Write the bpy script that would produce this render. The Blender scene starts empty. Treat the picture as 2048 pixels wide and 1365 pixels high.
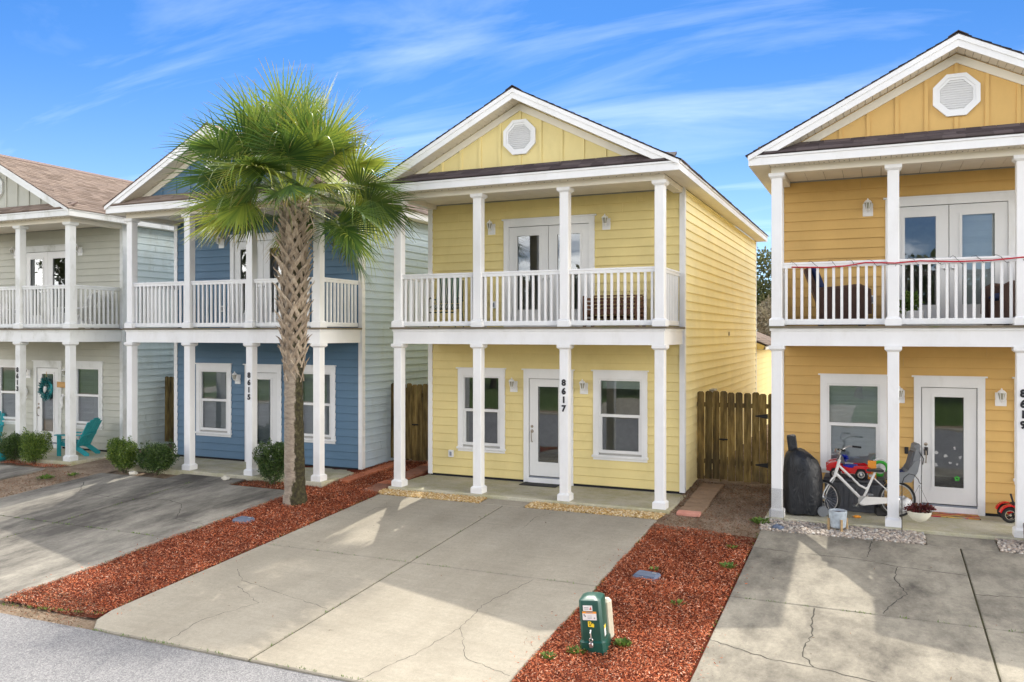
import bpy, math, random
import numpy as np
from mathutils import Vector, Matrix
R = math.radians
random.seed(7)
SC = bpy.context.scene
COL = SC.collection

# ------------------------------------------------------------------ camera
CAM_Z = 3.092
cam_d = bpy.data.cameras.new('camera')
cam = bpy.data.objects.new('camera', cam_d)
COL.objects.link(cam)
cam.location = (0, 0, CAM_Z)
cam.rotation_euler = (R(90), 0, 0.4147)
cam_d.sensor_width = 36
cam_d.lens = 1665.8 / 2048 * 36
cam_d.shift_y = -14.7 / 2048
cam_d.clip_start = 0.05
cam_d.clip_end = 2000
SC.camera = cam

# ------------------------------------------------------------------ sky, sun, exposure
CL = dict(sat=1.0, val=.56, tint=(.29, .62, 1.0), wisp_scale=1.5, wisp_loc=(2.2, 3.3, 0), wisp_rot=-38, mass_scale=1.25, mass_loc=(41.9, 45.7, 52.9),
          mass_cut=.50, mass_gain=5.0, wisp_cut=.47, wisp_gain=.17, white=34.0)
SUN_EL = R(54.8)
SUN_AZ = math.atan2(-2.55, 5.09)          # horizontal direction towards the sun, measured from +Y
world = bpy.data.worlds.new('World')
SC.world = world
world.use_nodes = True
wn, wl = world.node_tree.nodes, world.node_tree.links
wn.clear()
w_out = wn.new('ShaderNodeOutputWorld')
w_bg = wn.new('ShaderNodeBackground')
w_sky = wn.new('ShaderNodeTexSky')
w_sky.sky_type = 'NISHITA'
w_sky.sun_disc = False
w_sky.sun_elevation = SUN_EL
w_sky.sun_rotation = SUN_AZ
w_sky.altitude = 0
w_sky.air_density = 1.0
w_sky.dust_density = 0.3
w_sky.ozone_density = 3.0
w_hsv = wn.new('ShaderNodeHueSaturation')
w_hsv.inputs['Saturation'].default_value = CL['sat']
w_hsv.inputs['Value'].default_value = CL['val']
wl.new(w_sky.outputs[0], w_hsv.inputs['Color'])
# wispy cloud, plus over-bright cloud banks added out of view as fill light
w_tc = wn.new('ShaderNodeTexCoord')
w_sep = wn.new('ShaderNodeSeparateXYZ')
wl.new(w_tc.outputs['Generated'], w_sep.inputs[0])
def wmath(op, a, b=None, clamp=False):
    n = wn.new('ShaderNodeMath'); n.operation = op; n.use_clamp = clamp
    for i, v in enumerate((a, b)):
        if v is None: continue
        if isinstance(v, (int, float)): n.inputs[i].default_value = v
        else: wl.new(v, n.inputs[i])
    return n.outputs[0]
def wnoise(vec, scale, detail, rough, dist, loc=(0, 0, 0), rot=0, st=(1, 1, 1)):
    mp = wn.new('ShaderNodeMapping')
    mp.inputs['Rotation'].default_value = (0, 0, rot); mp.inputs['Scale'].default_value = st; mp.inputs['Location'].default_value = loc
    wl.new(vec, mp.inputs[0])
    t = wn.new('ShaderNodeTexNoise')
    t.inputs['Scale'].default_value = scale; t.inputs['Detail'].default_value = detail
    t.inputs['Roughness'].default_value = rough; t.inputs['Distortion'].default_value = dist
    wl.new(mp.outputs[0], t.inputs['Vector'])
    return t.outputs[0]
zz = wmath('ADD', wmath('MAXIMUM', w_sep.outputs[2], 0.0), 0.22)
w_cmb = wn.new('ShaderNodeCombineXYZ')
wl.new(wmath('DIVIDE', w_sep.outputs[0], zz), w_cmb.inputs[0])
wl.new(wmath('DIVIDE', w_sep.outputs[1], zz), w_cmb.inputs[1])
flat = w_cmb.outputs[0]
wisp = wnoise(flat, CL['wisp_scale'], 10, .58, 0.8, CL['wisp_loc'], R(CL['wisp_rot']), (.55, 1.9, 1))
mass_n0 = len(wn)
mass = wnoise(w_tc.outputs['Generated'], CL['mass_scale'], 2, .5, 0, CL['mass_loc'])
fill_bank = wmath('MULTIPLY', wmath('ADD', wmath('SUBTRACT', mass, CL['mass_cut']), wmath('MULTIPLY', wmath('SUBTRACT', wisp, .5), .35)), CL['mass_gain'], True)
veil = wmath('MULTIPLY', wmath('MAXIMUM', wmath('SUBTRACT', wisp, CL['wisp_cut']), 0.0), CL['wisp_gain'])
haze = wmath('MULTIPLY', wmath('POWER', wmath('SUBTRACT', 1.0, wmath('MULTIPLY', wmath('MAXIMUM', w_sep.outputs[2], 0.0), 2.6), True), 2.5), .085)
cl = wmath('ADD', wmath('ADD', fill_bank, veil), haze, True)
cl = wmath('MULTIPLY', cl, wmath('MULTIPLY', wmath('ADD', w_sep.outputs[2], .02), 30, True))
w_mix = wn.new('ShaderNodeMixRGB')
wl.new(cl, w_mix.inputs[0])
w_tint = wn.new('ShaderNodeMixRGB'); w_tint.blend_type = 'MULTIPLY'; w_tint.inputs[0].default_value = 1
w_tint.inputs[2].default_value = (*CL['tint'], 1)
wl.new(w_hsv.outputs[0], w_tint.inputs[1])
wl.new(w_tint.outputs[0], w_mix.inputs[1])
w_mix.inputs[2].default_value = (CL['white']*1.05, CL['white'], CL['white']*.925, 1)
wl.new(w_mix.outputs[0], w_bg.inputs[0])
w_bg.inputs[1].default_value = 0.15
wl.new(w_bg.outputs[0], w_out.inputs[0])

sun_d = bpy.data.lights.new('sun', 'SUN')
sun_d.energy = 2.6
sun_d.angle = R(0.53)
sun_d.color = (1.0, 0.94, 0.84)
sun = bpy.data.objects.new('sun', sun_d)
COL.objects.link(sun)
sun.location = (-20, 40, 50)
sun.rotation_euler = Vector((2.55, -5.09, -8.08)).to_track_quat('-Z', 'Y').to_euler()

SC.view_settings.view_transform = 'Standard'
SC.view_settings.look = 'None'
SC.view_settings.gamma = 1
SC.view_settings.exposure = 0.76
SC.view_settings.use_curve_mapping = False
SC.cycles.max_bounces = 8
SC.cycles.diffuse_bounces = 5
SC.cycles.transparent_max_bounces = 16

# ------------------------------------------------------------------ ground profile (metres; porch slabs are z = 0)
def gz(y):
    if y > 17.2: return 0.112
    if y < 6.0: return -0.577
    return -0.06 + 0.0615 * (y - 14.4)

# ------------------------------------------------------------------ mesh builder
class MB:
    def __init__(s): s.v = []; s.f = []; s.m = []; s.cur = 0; s.smooth = False
    def add(s, vs, fs):
        o = len(s.v); s.v += [tuple(v) for v in vs]
        for f in fs: s.f.append(tuple(i + o for i in f)); s.m.append(s.cur)
        return s
    def box(s, x0, x1, y0, y1, z0, z1, M=None, taper=None):
        vs = [(x0,y0,z0),(x1,y0,z0),(x1,y1,z0),(x0,y1,z0),(x0,y0,z1),(x1,y0,z1),(x1,y1,z1),(x0,y1,z1)]
        if M is not None: vs = [M @ Vector(v) for v in vs]
        return s.add(vs, [(0,3,2,1),(4,5,6,7),(0,1,5,4),(1,2,6,5),(2,3,7,6),(3,0,4,7)])
    def bbox(s, x0, x1, y0, y1, z0, z1, b=0.01, M=None):
        """box with chamfered edges"""
        xs, ys, zs = (x0, x1), (y0, y1), (z0, z1)
        vs = []; idx = {}
        for i in (0,1):
            for j in (0,1):
                for k in (0,1):
                    sx, sy, sz = (b if i == 0 else -b), (b if j == 0 else -b), (b if k == 0 else -b)
                    for a in range(3):
                        p = [xs[i]+sx, ys[j]+sy, zs[k]+sz]; p[a] = (xs[i], ys[j], zs[k])[a]
                        idx[(i,j,k,a)] = len(vs); vs.append(Vector(p))
        fs = []
        for a in range(3):
            o = [q for q in range(3) if q != a]
            for e in (0,1):
                q = []
                for (u, w) in ((0,0),(1,0),(1,1),(0,1)):
                    t = [0,0,0]; t[a] = e; t[o[0]] = u; t[o[1]] = w
                    q.append(idx[(*t, a)])
                fs.append(q)
        for a in range(3):      # edges along axis a
            o = [q for q in range(3) if q != a]
            for u in (0,1):
                for w in (0,1):
                    t0 = [0,0,0]; t0[o[0]] = u; t0[o[1]] = w; t1 = list(t0); t1[a] = 1
                    fs.append([idx[(*t0,o[0])], idx[(*t1,o[0])], idx[(*t1,o[1])], idx[(*t0,o[1])]])
        for i in (0,1):
            for j in (0,1):
                for k in (0,1): fs.append([idx[(i,j,k,0)], idx[(i,j,k,1)], idx[(i,j,k,2)]])
        c = Vector(((x0+x1)/2, (y0+y1)/2, (z0+z1)/2))
        out = []
        for f in fs:
            n = (vs[f[1]]-vs[f[0]]).cross(vs[f[2]]-vs[f[0]])
            m = sum((vs[i] for i in f), Vector())/len(f) - c
            out.append(tuple(f) if n.dot(m) > 0 else tuple(reversed(f)))
        if M is not None: vs = [M @ v for v in vs]
        return s.add(vs, out)
    def prism(s, poly, d0, d1, axis='y', M=None):
        """polygon in the plane across axis, extruded d0..d1. axis y: poly is (x,z); axis x: (y,z); axis z: (x,y)"""
        n = len(poly); vs = []
        for d in (d0, d1):
            for (a, b) in poly:
                v = {'y': (a, d, b), 'x': (d, a, b), 'z': (a, b, d)}[axis]
                vs.append(Vector(v))
        if M is not None: vs = [M @ v for v in vs]
        fs = [tuple(range(n)), tuple(range(2*n-1, n-1, -1))]
        for i in range(n): fs.append((i, n+i, n+(i+1) % n, (i+1) % n))
        ar = sum(poly[i][0]*poly[(i+1) % n][1]-poly[(i+1) % n][0]*poly[i][1] for i in range(n))
        flip = (ar < 0) if axis in ('y',) else (ar > 0)
        if axis == 'x': flip = ar > 0
        if flip: fs = [tuple(reversed(f)) for f in fs]
        return s.add(vs, fs)
    def tube(s, pts, r, n=8, cap=True, flat=None):
        pts = [Vector(p) for p in pts]
        rs = r if isinstance(r, (list, tuple)) else [r]*len(pts)
        rings = []; ref = None
        for i, p in enumerate(pts):
            t = (pts[min(i+1, len(pts)-1)] - pts[max(i-1, 0)])
            if t.length < 1e-9: t = Vector((0,0,1))
            t.normalize()
            if ref is None: ref = Vector((0,0,1)) if abs(t.z) < .9 else Vector((1,0,0))
            u = (ref - t*ref.dot(t)); 
            if u.length < 1e-6: u = t.orthogonal()
            u.normalize(); w = t.cross(u); ref = u
            rings.append([p + (u*math.cos(2*math.pi*k/n)*(flat or 1) + w*math.sin(2*math.pi*k/n))*rs[i] for k in range(n)])
        vs = [v for rg in rings for v in rg]; fs = []
        for i in range(len(rings)-1):
            for k in range(n):
                a, b = i*n+k, i*n+(k+1) % n
                fs.append((a, b, b+n, a+n))
        if cap: fs += [tuple(range(n-1, -1, -1)), tuple(range((len(rings)-1)*n, len(rings)*n))]
        return s.add(vs, fs)
    def lathe(s, prof, n=16, M=None, cap=True):
        vs = []; fs = []
        for (r, z) in prof:
            for k in range(n): vs.append(Vector((r*math.cos(2*math.pi*k/n), r*math.sin(2*math.pi*k/n), z)))
        for i in range(len(prof)-1):
            for k in range(n):
                a, b = i*n+k, i*n+(k+1) % n
                fs.append((a, b, b+n, a+n))
        if cap: fs += [tuple(range(n-1, -1, -1)), tuple(range((len(prof)-1)*n, len(prof)*n))]
        if M is not None: vs = [M @ v for v in vs]
        return s.add(vs, fs)
    def torus(s, c, R_, r, ax=(0,1,0), n=28, m=8):
        ax = Vector(ax).normalized(); u = ax.orthogonal().normalized(); w = ax.cross(u); c = Vector(c)
        vs = []; fs = []
        for i in range(n):
            a = 2*math.pi*i/n; d = u*math.cos(a)+w*math.sin(a)
            for j in range(m):
                b = 2*math.pi*j/m
                vs.append(c + d*(R_+r*math.cos(b)) + ax*r*math.sin(b))
        for i in range(n):
            for j in range(m):
                fs.append((i*m+j, ((i+1) % n)*m+j, ((i+1) % n)*m+(j+1) % m, i*m+(j+1) % m))
        return s.add(vs, fs)
    def quad(s, a, b, c, d): return s.add([a, b, c, d], [(0,1,2,3)])
    def mesh(s, name, mats, smooth=None):
        me = bpy.data.meshes.new(name)
        me.from_pydata(s.v, [], s.f)
        for m in (mats if isinstance(mats, (list, tuple)) else [mats]): me.materials.append(m)
        if isinstance(mats, (list, tuple)) and len(mats) > 1: me.polygons.foreach_set('material_index', s.m)
        if s.smooth if smooth is None else smooth:
            me.polygons.foreach_set('use_smooth', [True]*len(me.polygons))
            if hasattr(me, 'set_sharp_from_angle'): me.set_sharp_from_angle(angle=R(38))
        me.update()
        return me
    def build(s, name, mats, parent=None, smooth=None, **k):
        return link(name, s.mesh(name, mats, smooth), parent, **k)

def link(name, me, parent=None, loc=None, rot=None, scale=None):
    o = bpy.data.objects.new(name, me)
    COL.objects.link(o)
    if parent is not None: o.parent = parent
    if loc is not None: o.location = loc
    if rot is not None: o.rotation_euler = rot
    if scale is not None: o.scale = scale
    return o
def empty(name, loc=(0,0,0), rz=0, label=None, cat=None, group=None):
    o = link(name, None, None, loc, (0,0,rz))
    o.empty_display_size = 0.2
    return tag(o, label, cat, group)
def tag(o, label=None, cat=None, group=None, kind=None):
    if label: o['label'] = label
    if cat: o['category'] = cat
    if group: o['group'] = group
    if kind: o['kind'] = kind
    return o
def raw_mesh(name, V, Fq, mat, smooth=False):
    """V (n,3) array, Fq (m,k) index array"""
    me = bpy.data.meshes.new(name)
    V = np.asarray(V, dtype=np.float32); Fq = np.asarray(Fq, dtype=np.int32)
    m, k = Fq.shape
    me.vertices.add(len(V)); me.vertices.foreach_set('co', V.ravel())
    me.loops.add(m*k); me.loops.foreach_set('vertex_index', Fq.ravel())
    me.polygons.add(m); me.polygons.foreach_set('loop_start', np.arange(0, m*k, k, dtype=np.int32))
    me.polygons.foreach_set('loop_total', np.full(m, k, dtype=np.int32))
    if smooth: me.polygons.foreach_set('use_smooth', np.ones(m, dtype=bool))
    me.update(calc_edges=True); me.validate()
    me.materials.append(mat)
    return me
def rotM(ax, a, loc=(0,0,0)): return Matrix.Translation(loc) @ Matrix.Rotation(a, 4, ax)
# ------------------------------------------------------------------ materials
def nodes(name):
    m = bpy.data.materials.new(name); m.use_nodes = True
    nt = m.node_tree; b = nt.nodes['Principled BSDF']
    return m, nt.nodes, nt.links, b
def nnoise(N, L, scale, detail=4, rough=.55, vec=None, stretch=None, dist=0, coord='pos', rot=None):
    if coord == 'pos':
        g = N.new('ShaderNodeNewGeometry'); src = g.outputs['Position']
    else:
        g = N.new('ShaderNodeTexCoord'); src = g.outputs['Object']
    if stretch or rot:
        mp = N.new('ShaderNodeMapping'); mp.inputs['Scale'].default_value = stretch or (1,1,1)
        if rot: mp.inputs['Rotation'].default_value = rot
        L.new(src, mp.inputs[0]); src = mp.outputs[0]
    t = N.new('ShaderNodeTexNoise'); t.inputs['Scale'].default_value = scale
    t.inputs['Detail'].default_value = detail; t.inputs['Roughness'].default_value = rough
    t.inputs['Distortion'].default_value = dist
    L.new(src, t.inputs['Vector'])
    return t.outputs[0]
def nramp(N, L, src, stops):
    r = N.new('ShaderNodeValToRGB'); e = r.color_ramp.elements
    while len(e) < len(stops): e.new(0.5)
    for el, (p, c) in zip(e, stops):
        el.position = p; el.color = (*c, 1) if len(c) == 3 else c
    L.new(src, r.inputs[0]); return r.outputs[0]
def nmix(N, L, fac, a, b, mode='MIX'):
    m = N.new('ShaderNodeMixRGB'); m.blend_type = mode
    for i, v in enumerate((fac, a, b)):
        if isinstance(v, (int, float)): m.inputs[i].default_value = v
        elif isinstance(v, tuple): m.inputs[i].default_value = (*v, 1)
        else: L.new(v, m.inputs[i])
    return m.outputs[0]
def nmath(N, L, op, a, b=None, clamp=False):
    n = N.new('ShaderNodeMath'); n.operation = op; n.use_clamp = clamp
    for i, v in enumerate((a, b)):
        if v is None: continue
        if isinstance(v, (int, float)): n.inputs[i].default_value = v
        else: L.new(v, n.inputs[i])
    return n.outputs[0]
def nbump(N, L, b, h, strength=.2, dist=.01):
    u = N.new('ShaderNodeBump'); u.inputs['Strength'].default_value = strength; u.inputs['Distance'].default_value = dist
    L.new(h, u.inputs['Height']); L.new(u.outputs[0], b.inputs['Normal'])
def sc(c, k): return tuple(min(1, v*k) for v in c)

def paint(name, col, rough=.55, var=.12, stain=None, stain_amt=.0, grain=True):
    """house paint: faint patchy fading, fine grain, optional mildew streaks"""
    m, N, L, b = nodes(name)
    n1 = nnoise(N, L, 1.3, 5)
    c = nramp(N, L, n1, [(.3, sc(col, 1-var)), (.7, sc(col, 1+var*.6))])
    n3 = nnoise(N, L, 24, 3, stretch=(1, 1, .25))
    c = nmix(N, L, nmath(N, L, 'MULTIPLY', n3, .16), c, sc(col, .72))
    if stain:
        n2 = nnoise(N, L, 2.2, 6, .68, stretch=(1, 1, .45))
        f = nmath(N, L, 'MULTIPLY', nmath(N, L, 'SUBTRACT', n2, .52, True), stain_amt*6, True)
        c = nmix(N, L, f, c, stain)
    L.new(c, b.inputs['Base Color']); b.inputs['Roughness'].default_value = rough
    if grain:
        nbump(N, L, b, nnoise(N, L, 60, 4, stretch=(.15, .15, 1)), .12, .004)
    return m
def plain(name, col, rough=.5, metal=0, var=.08, bump=0, scale=8, spec=.5, coord='obj'):
    m, N, L, b = nodes(name)
    n1 = nnoise(N, L, scale, 4, coord=coord)
    c = nramp(N, L, n1, [(.3, sc(col, 1-var)), (.7, sc(col, 1+var))])
    L.new(c, b.inputs['Base Color']); b.inputs['Roughness'].default_value = rough
    b.inputs['Metallic'].default_value = metal
    b.inputs['Specular IOR Level'].default_value = spec
    if bump: nbump(N, L, b, nnoise(N, L, scale*6, 4, coord=coord), bump, .006)
    return m
def islands(name, stops, rough=.8, bump=0, spec=.3, translucent=0, patch=None):
    """one random colour for each loose piece"""
    m, N, L, b = nodes(name)
    g = N.new('ShaderNodeNewGeometry')
    c = nramp(N, L, g.outputs['Random Per Island'], stops)
    if patch: c = nmix(N, L, 1.0, c, nramp(N, L, nnoise(N, L, patch[0], 5, .65), [(.32, (patch[1],)*3), (.68, (patch[2],)*3)]), 'MULTIPLY')
    L.new(c, b.inputs['Base Color']); b.inputs['Roughness'].default_value = rough
    b.inputs['Specular IOR Level'].default_value = spec
    if bump: nbump(N, L, b, nnoise(N, L, 120, 3), bump, .004)
    if translucent:
        t = N.new('ShaderNodeBsdfTranslucent'); L.new(c, t.inputs[0])
        mx = N.new('ShaderNodeMixShader'); mx.inputs[0].default_value = translucent
        L.new(b.outputs[0], mx.inputs[1]); L.new(t.outputs[0], mx.inputs[2])
        L.new(mx.outputs[0], N['Material Output'].inputs[0])
    return m
def concrete(name, col, stain, amt, seed=0, streak=(1, .28, 1), dark=(.13, .12, .10)):
    m, N, L, b = nodes(name)
    g = N.new('ShaderNodeNewGeometry')
    n1 = nnoise(N, L, .9+seed*.13, 6, .6)
    c = nramp(N, L, n1, [(.25, sc(col, .82)), (.5, col), (.78, sc(col, 1.1))])
    n2 = nnoise(N, L, .95+seed*.25, 9, .72, stretch=streak, rot=(0, 0, R(12+seed*9)))
    f = nmath(N, L, 'MULTIPLY', nmath(N, L, 'SUBTRACT', n2, .60-amt*.22, True), 3.2*amt+.5, True)
    c = nmix(N, L, f, c, stain)
    n4 = nnoise(N, L, 3.6, 5, .7)
    f4 = nmath(N, L, 'MULTIPLY', nmath(N, L, 'SUBTRACT', n4, .55, True), 1.3*amt, True)
    c = nmix(N, L, f4, c, dark)
    n3 = nnoise(N, L, 190, 3, .7)
    c = nmix(N, L, .55, c, nramp(N, L, n3, [(.35, (.5, .5, .5)), (.62, (1.1, 1.1, 1.1))]), 'MULTIPLY')
    c = nmix(N, L, .8, c, nramp(N, L, nnoise(N, L, 22, 5, .75), [(.3, (.84, .84, .84)), (.7, (1.1, 1.1, 1.1))]), 'MULTIPLY')
    c = nmix(N, L, .8, c, nramp(N, L, nnoise(N, L, 5, 6, .7, stretch=(.35, 2.2, 1)), [(.3, (.90, .90, .89)), (.7, (1.06, 1.06, 1.06))]), 'MULTIPLY')
    n5 = nnoise(N, L, 38, 2, .5)
    c = nmix(N, L, nmath(N, L, 'MULTIPLY', nmath(N, L, 'SUBTRACT', n5, .70, True), 6, True), c, (.12, .10, .08))
    L.new(c, b.inputs['Base Color']); b.inputs['Roughness'].default_value = .85
    b.inputs['Specular IOR Level'].default_value = .25
    nbump(N, L, b, n3, .25, .004)
    return m

M = {}
WHITE = (.80, .80, .795)
M['trim'] = paint('white_trim_paint', WHITE, .45, .06, (.52, .50, .43), .22)
M['trim_old'] = paint('weathered_white_trim_paint', (.72, .73, .71), .6, .08, (.30, .30, .22), .45)
M['soffit'] = plain('cream_vinyl_soffit', (.74, .69, .58), .5, var=.04, scale=2, coord='pos')
M['hole'] = plain('dark_hole', (.02, .018, .015), .9)
M['dark'] = plain('dark_void', (.015, .015, .017), .9)
M['interior'] = plain('interior_wall_paint', (.42, .41, .38), .9)
M['blind'] = plain('white_blind_slats', (.66, .67, .66), .5, var=.03)
M['black'] = plain('black_plastic', (.018, .018, .02), .45)
M['number'] = plain('black_number_paint', (.012, .012, .016), .4)
M['brass'] = plain('aged_nickel', (.36, .31, .25), .32, .9)
M['steel'] = plain('brushed_steel', (.55, .55, .55), .3, .9)
M['deck_edge'] = paint('mildewed_deck_board', (.17, .14, .10), .9, .3, (.09, .10, .04), .9)
M['doorwhite'] = paint('white_door_enamel', (.74, .74, .73), .38, .03, grain=False)
M['lampglass'] = plain('smoky_lamp_glass', (.30, .29, .22), .12, var=.15, scale=30)
M['outlet'] = plain('grey_outlet_cover', (.20, .22, .26), .35)

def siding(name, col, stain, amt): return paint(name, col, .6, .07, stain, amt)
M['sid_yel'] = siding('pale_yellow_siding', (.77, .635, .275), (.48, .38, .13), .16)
M['sid_yel_side'] = siding('lit_yellow_side_siding', (.95, .84, .47), (.90, .74, .36), .2)  # yellow paint lightened: bright light on the side wall is put into the colour
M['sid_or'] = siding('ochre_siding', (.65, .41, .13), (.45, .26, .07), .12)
M['sid_or_side'] = siding('bounce_ochre_side_siding', (.88, .76, .46), (.6, .4, .15), .1)  # ochre paint lightened so the wall bounces more light onto its neighbour
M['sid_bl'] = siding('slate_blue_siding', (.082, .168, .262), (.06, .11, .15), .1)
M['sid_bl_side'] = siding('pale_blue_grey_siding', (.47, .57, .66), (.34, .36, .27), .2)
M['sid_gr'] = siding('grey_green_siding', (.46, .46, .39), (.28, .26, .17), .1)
M['sid_gr_side'] = siding('lit_grey_green_side_siding', (.60, .67, .65), (.28, .26, .12), .25)  # lighter copy of the front paint, imitating a brightly lit side wall

def glass(name):
    m, N, L, b = nodes(name)
    N.remove(b)
    fr = N.new('ShaderNodeFresnel'); fr.inputs[0].default_value = 1.52
    f = nmath(N, L, 'ADD', nmath(N, L, 'MULTIPLY', fr.outputs[0], 1.9), .06, True)
    tr = N.new('ShaderNodeBsdfTransparent'); tr.inputs[0].default_value = (.74, .79, .79, 1)
    gl = N.new('ShaderNodeBsdfGlossy'); gl.inputs['Roughness'].default_value = .012; gl.inputs[0].default_value = (.9, .95, 1, 1)
    nb = N.new('ShaderNodeBump'); nb.inputs['Strength'].default_value = .05; nb.inputs['Distance'].default_value = .02
    L.new(nnoise(N, L, 1.7, 2), nb.inputs['Height']); L.new(nb.outputs[0], gl.inputs['Normal'])
    mx = N.new('ShaderNodeMixShader'); L.new(f, mx.inputs[0]); L.new(tr.outputs[0], mx.inputs[1]); L.new(gl.outputs[0], mx.inputs[2])
    L.new(mx.outputs[0], N['Material Output'].inputs[0])
    return m
M['glass'] = glass('window_glass')

M['shingle_brown'] = islands('tan_brown_shingles', [(0, (.155, .115, .09)), (.35, (.215, .163, .13)), (.7, (.265, .205, .165)), (1, (.19, .145, .12))], .9, .5)
M['shingle_dark'] = islands('charcoal_brown_shingles', [(0, (.055, .042, .045)), (.4, (.085, .066, .068)), (.75, (.115, .092, .092)), (1, (.07, .055, .055))], .9, .5)
M['roof_base_brown'] = plain('brown_roof_felt', (.16, .11, .09), .9)
M['roof_base_dark'] = plain('dark_roof_felt', (.05, .04, .04), .9)

M['conc_yel'] = concrete('pale_driveway_concrete', (.365, .330, .262), (.265, .236, .182), .65, 0)
M['conc_bl'] = concrete('stained_driveway_concrete', (.335, .312, .262), (.085, .078, .068), 1.05, 1, (1, .34, 1))
M['conc_or'] = concrete('blotched_driveway_concrete', (.35, .32, .255), (.10, .09, .075), .9, 2, (1, .55, 1))
M['conc_slab'] = concrete('porch_slab_concrete', (.55, .515, .40), (.38, .355, .17), .8, 3, (1, 1, 1))
def asphalt():
    m, N, L, b = nodes('weathered_asphalt')
    v = N.new('ShaderNodeTexVoronoi'); v.inputs['Scale'].default_value = 85
    g = N.new('ShaderNodeNewGeometry'); L.new(g.outputs['Position'], v.inputs['Vector'])
    c = nramp(N, L, v.outputs['Color'], [(.2, (.135, .135, .14)), (.5, (.20, .20, .205)), (.85, (.29, .285, .28))])
    c = nmix(N, L, .7, c, nramp(N, L, nnoise(N, L, .8, 5), [(.3, (.75, .75, .76)), (.7, (1.08, 1.07, 1.05))]), 'MULTIPLY')
    L.new(c, b.inputs['Base Color']); b.inputs['Roughness'].default_value = .9
    nbump(N, L, b, v.outputs['Distance'], .5, .008)
    return m
M['asphalt'] = asphalt()
def dirt(name, stops, sc1=2.0, sc2=26, bump=.6):
    m, N, L, b = nodes(name)
    n1 = nnoise(N, L, sc1, 6, .65); n2 = nnoise(N, L, sc2, 5, .7)
    n = nmath(N, L, 'ADD', nmath(N, L, 'MULTIPLY', n1, .5), nmath(N, L, 'MULTIPLY', n2, .5))
    L.new(nramp(N, L, n, stops), b.inputs['Base Color']); b.inputs['Roughness'].default_value = .95
    b.inputs['Specular IOR Level'].default_value = .1
    nbump(N, L, b, n2, bump, .02)
    return m
M['dirt'] = dirt('sandy_dirt', [(.35, (.12, .085, .055)), (.5, (.24, .18, .125)), (.62, (.34, .27, .20))])
M['mulch_base'] = dirt('dark_red_mulch_floor', [(.35, (.05, .012, .007)), (.55, (.13, .028, .013)), (.68, (.20, .055, .03))], 3, 40, .8)
M['gravel_base'] = dirt('gravel_floor', [(.35, (.10, .075, .045)), (.6, (.22, .17, .10))], 4, 50)
M['lawn'] = dirt('lawn_grass', [(.35, (.035, .06, .015)), (.55, (.075, .115, .03)), (.68, (.16, .15, .06))], .6, 18)
M['mulch'] = islands('red_wood_chips', [(0, (.06, .015, .008)), (.2, (.21, .042, .015)), (.45, (.42, .096, .032)), (.7, (.54, .15, .055)), (.88, (.60, .24, .12)), (1, (.64, .44, .32))], .85, patch=(1.6, .62, 1.2))
M['litter'] = islands('brown_leaf_litter', [(0, (.07, .045, .025)), (.3, (.14, .085, .045)), (.6, (.22, .13, .07)), (.85, (.22, .07, .035)), (1, (.38, .30, .21))], .9)
M['pea'] = islands('golden_pea_gravel', [(0, (.30, .17, .05)), (.3, (.46, .29, .10)), (.6, (.56, .40, .18)), (.85, (.62, .50, .30)), (1, (.70, .62, .48))], .6)
M['pebble'] = islands('mixed_river_pebbles', [(0, (.20, .18, .16)), (.25, (.34, .29, .24)), (.5, (.46, .40, .33)), (.7, (.40, .31, .24)), (.88, (.62, .58, .51)), (1, (.25, .26, .25))], .6)
M['crack'] = plain('dirt_filled_crack', (.05, .045, .035), .95)
M['joint'] = dirt('mossy_joint_filler', [(.35, (.03, .028, .018)), (.55, (.06, .055, .03)), (.7, (.06, .08, .025))], 3, 30)
M['weed'] = islands('weed_leaves', [(0, (.06, .12, .02)), (.5, (.11, .19, .035)), (1, (.20, .27, .06))], .6, translucent=.25)
M['shrub'] = islands('boxwood_leaves', [(0, (.035, .075, .012)), (.4, (.075, .14, .02)), (.75, (.14, .22, .03)), (1, (.26, .33, .05))], .45, spec=.5, translucent=.22)
M['shrub_dark'] = islands('dark_boxwood_leaves', [(0, (.022, .05, .012)), (.5, (.05, .10, .02)), (1, (.11, .17, .035))], .45, spec=.5, translucent=.2)
M['tree_leaf'] = islands('tree_leaves', [(0, (.04, .055, .02)), (.5, (.09, .11, .035)), (1, (.17, .17, .07))], .6, translucent=.25)
M['tree_leaf_dry'] = islands('dry_tree_leaves', [(0, (.10, .08, .05)), (.5, (.18, .15, .10)), (1, (.24, .22, .14))], .7, translucent=.2)
M['bark'] = plain('tree_bark', (.12, .09, .07), .9, var=.3, bump=.6)
def brickpaver(name, a, b_):
    m, N, L, b = nodes(name)
    L.new(nramp(N, L, nnoise(N, L, 7, 5, .7), [(.3, a), (.7, b_)]), b.inputs['Base Color']); b.inputs['Roughness'].default_value = .9
    nbump(N, L, b, nnoise(N, L, 120, 3), .4, .004)
    return m
M['paver'] = brickpaver('terracotta_paver', (.40, .115, .05), (.50, .18, .09))
M['paver_dk'] = brickpaver('weathered_terracotta_paver', (.17, .07, .04), (.26, .11, .065))
M['paver_tan'] = brickpaver('weathered_tan_paver', (.21, .14, .085), (.30, .20, .125))
M['tile_pink'] = brickpaver('pink_paver', (.52, .22, .16), (.60, .29, .22))
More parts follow.
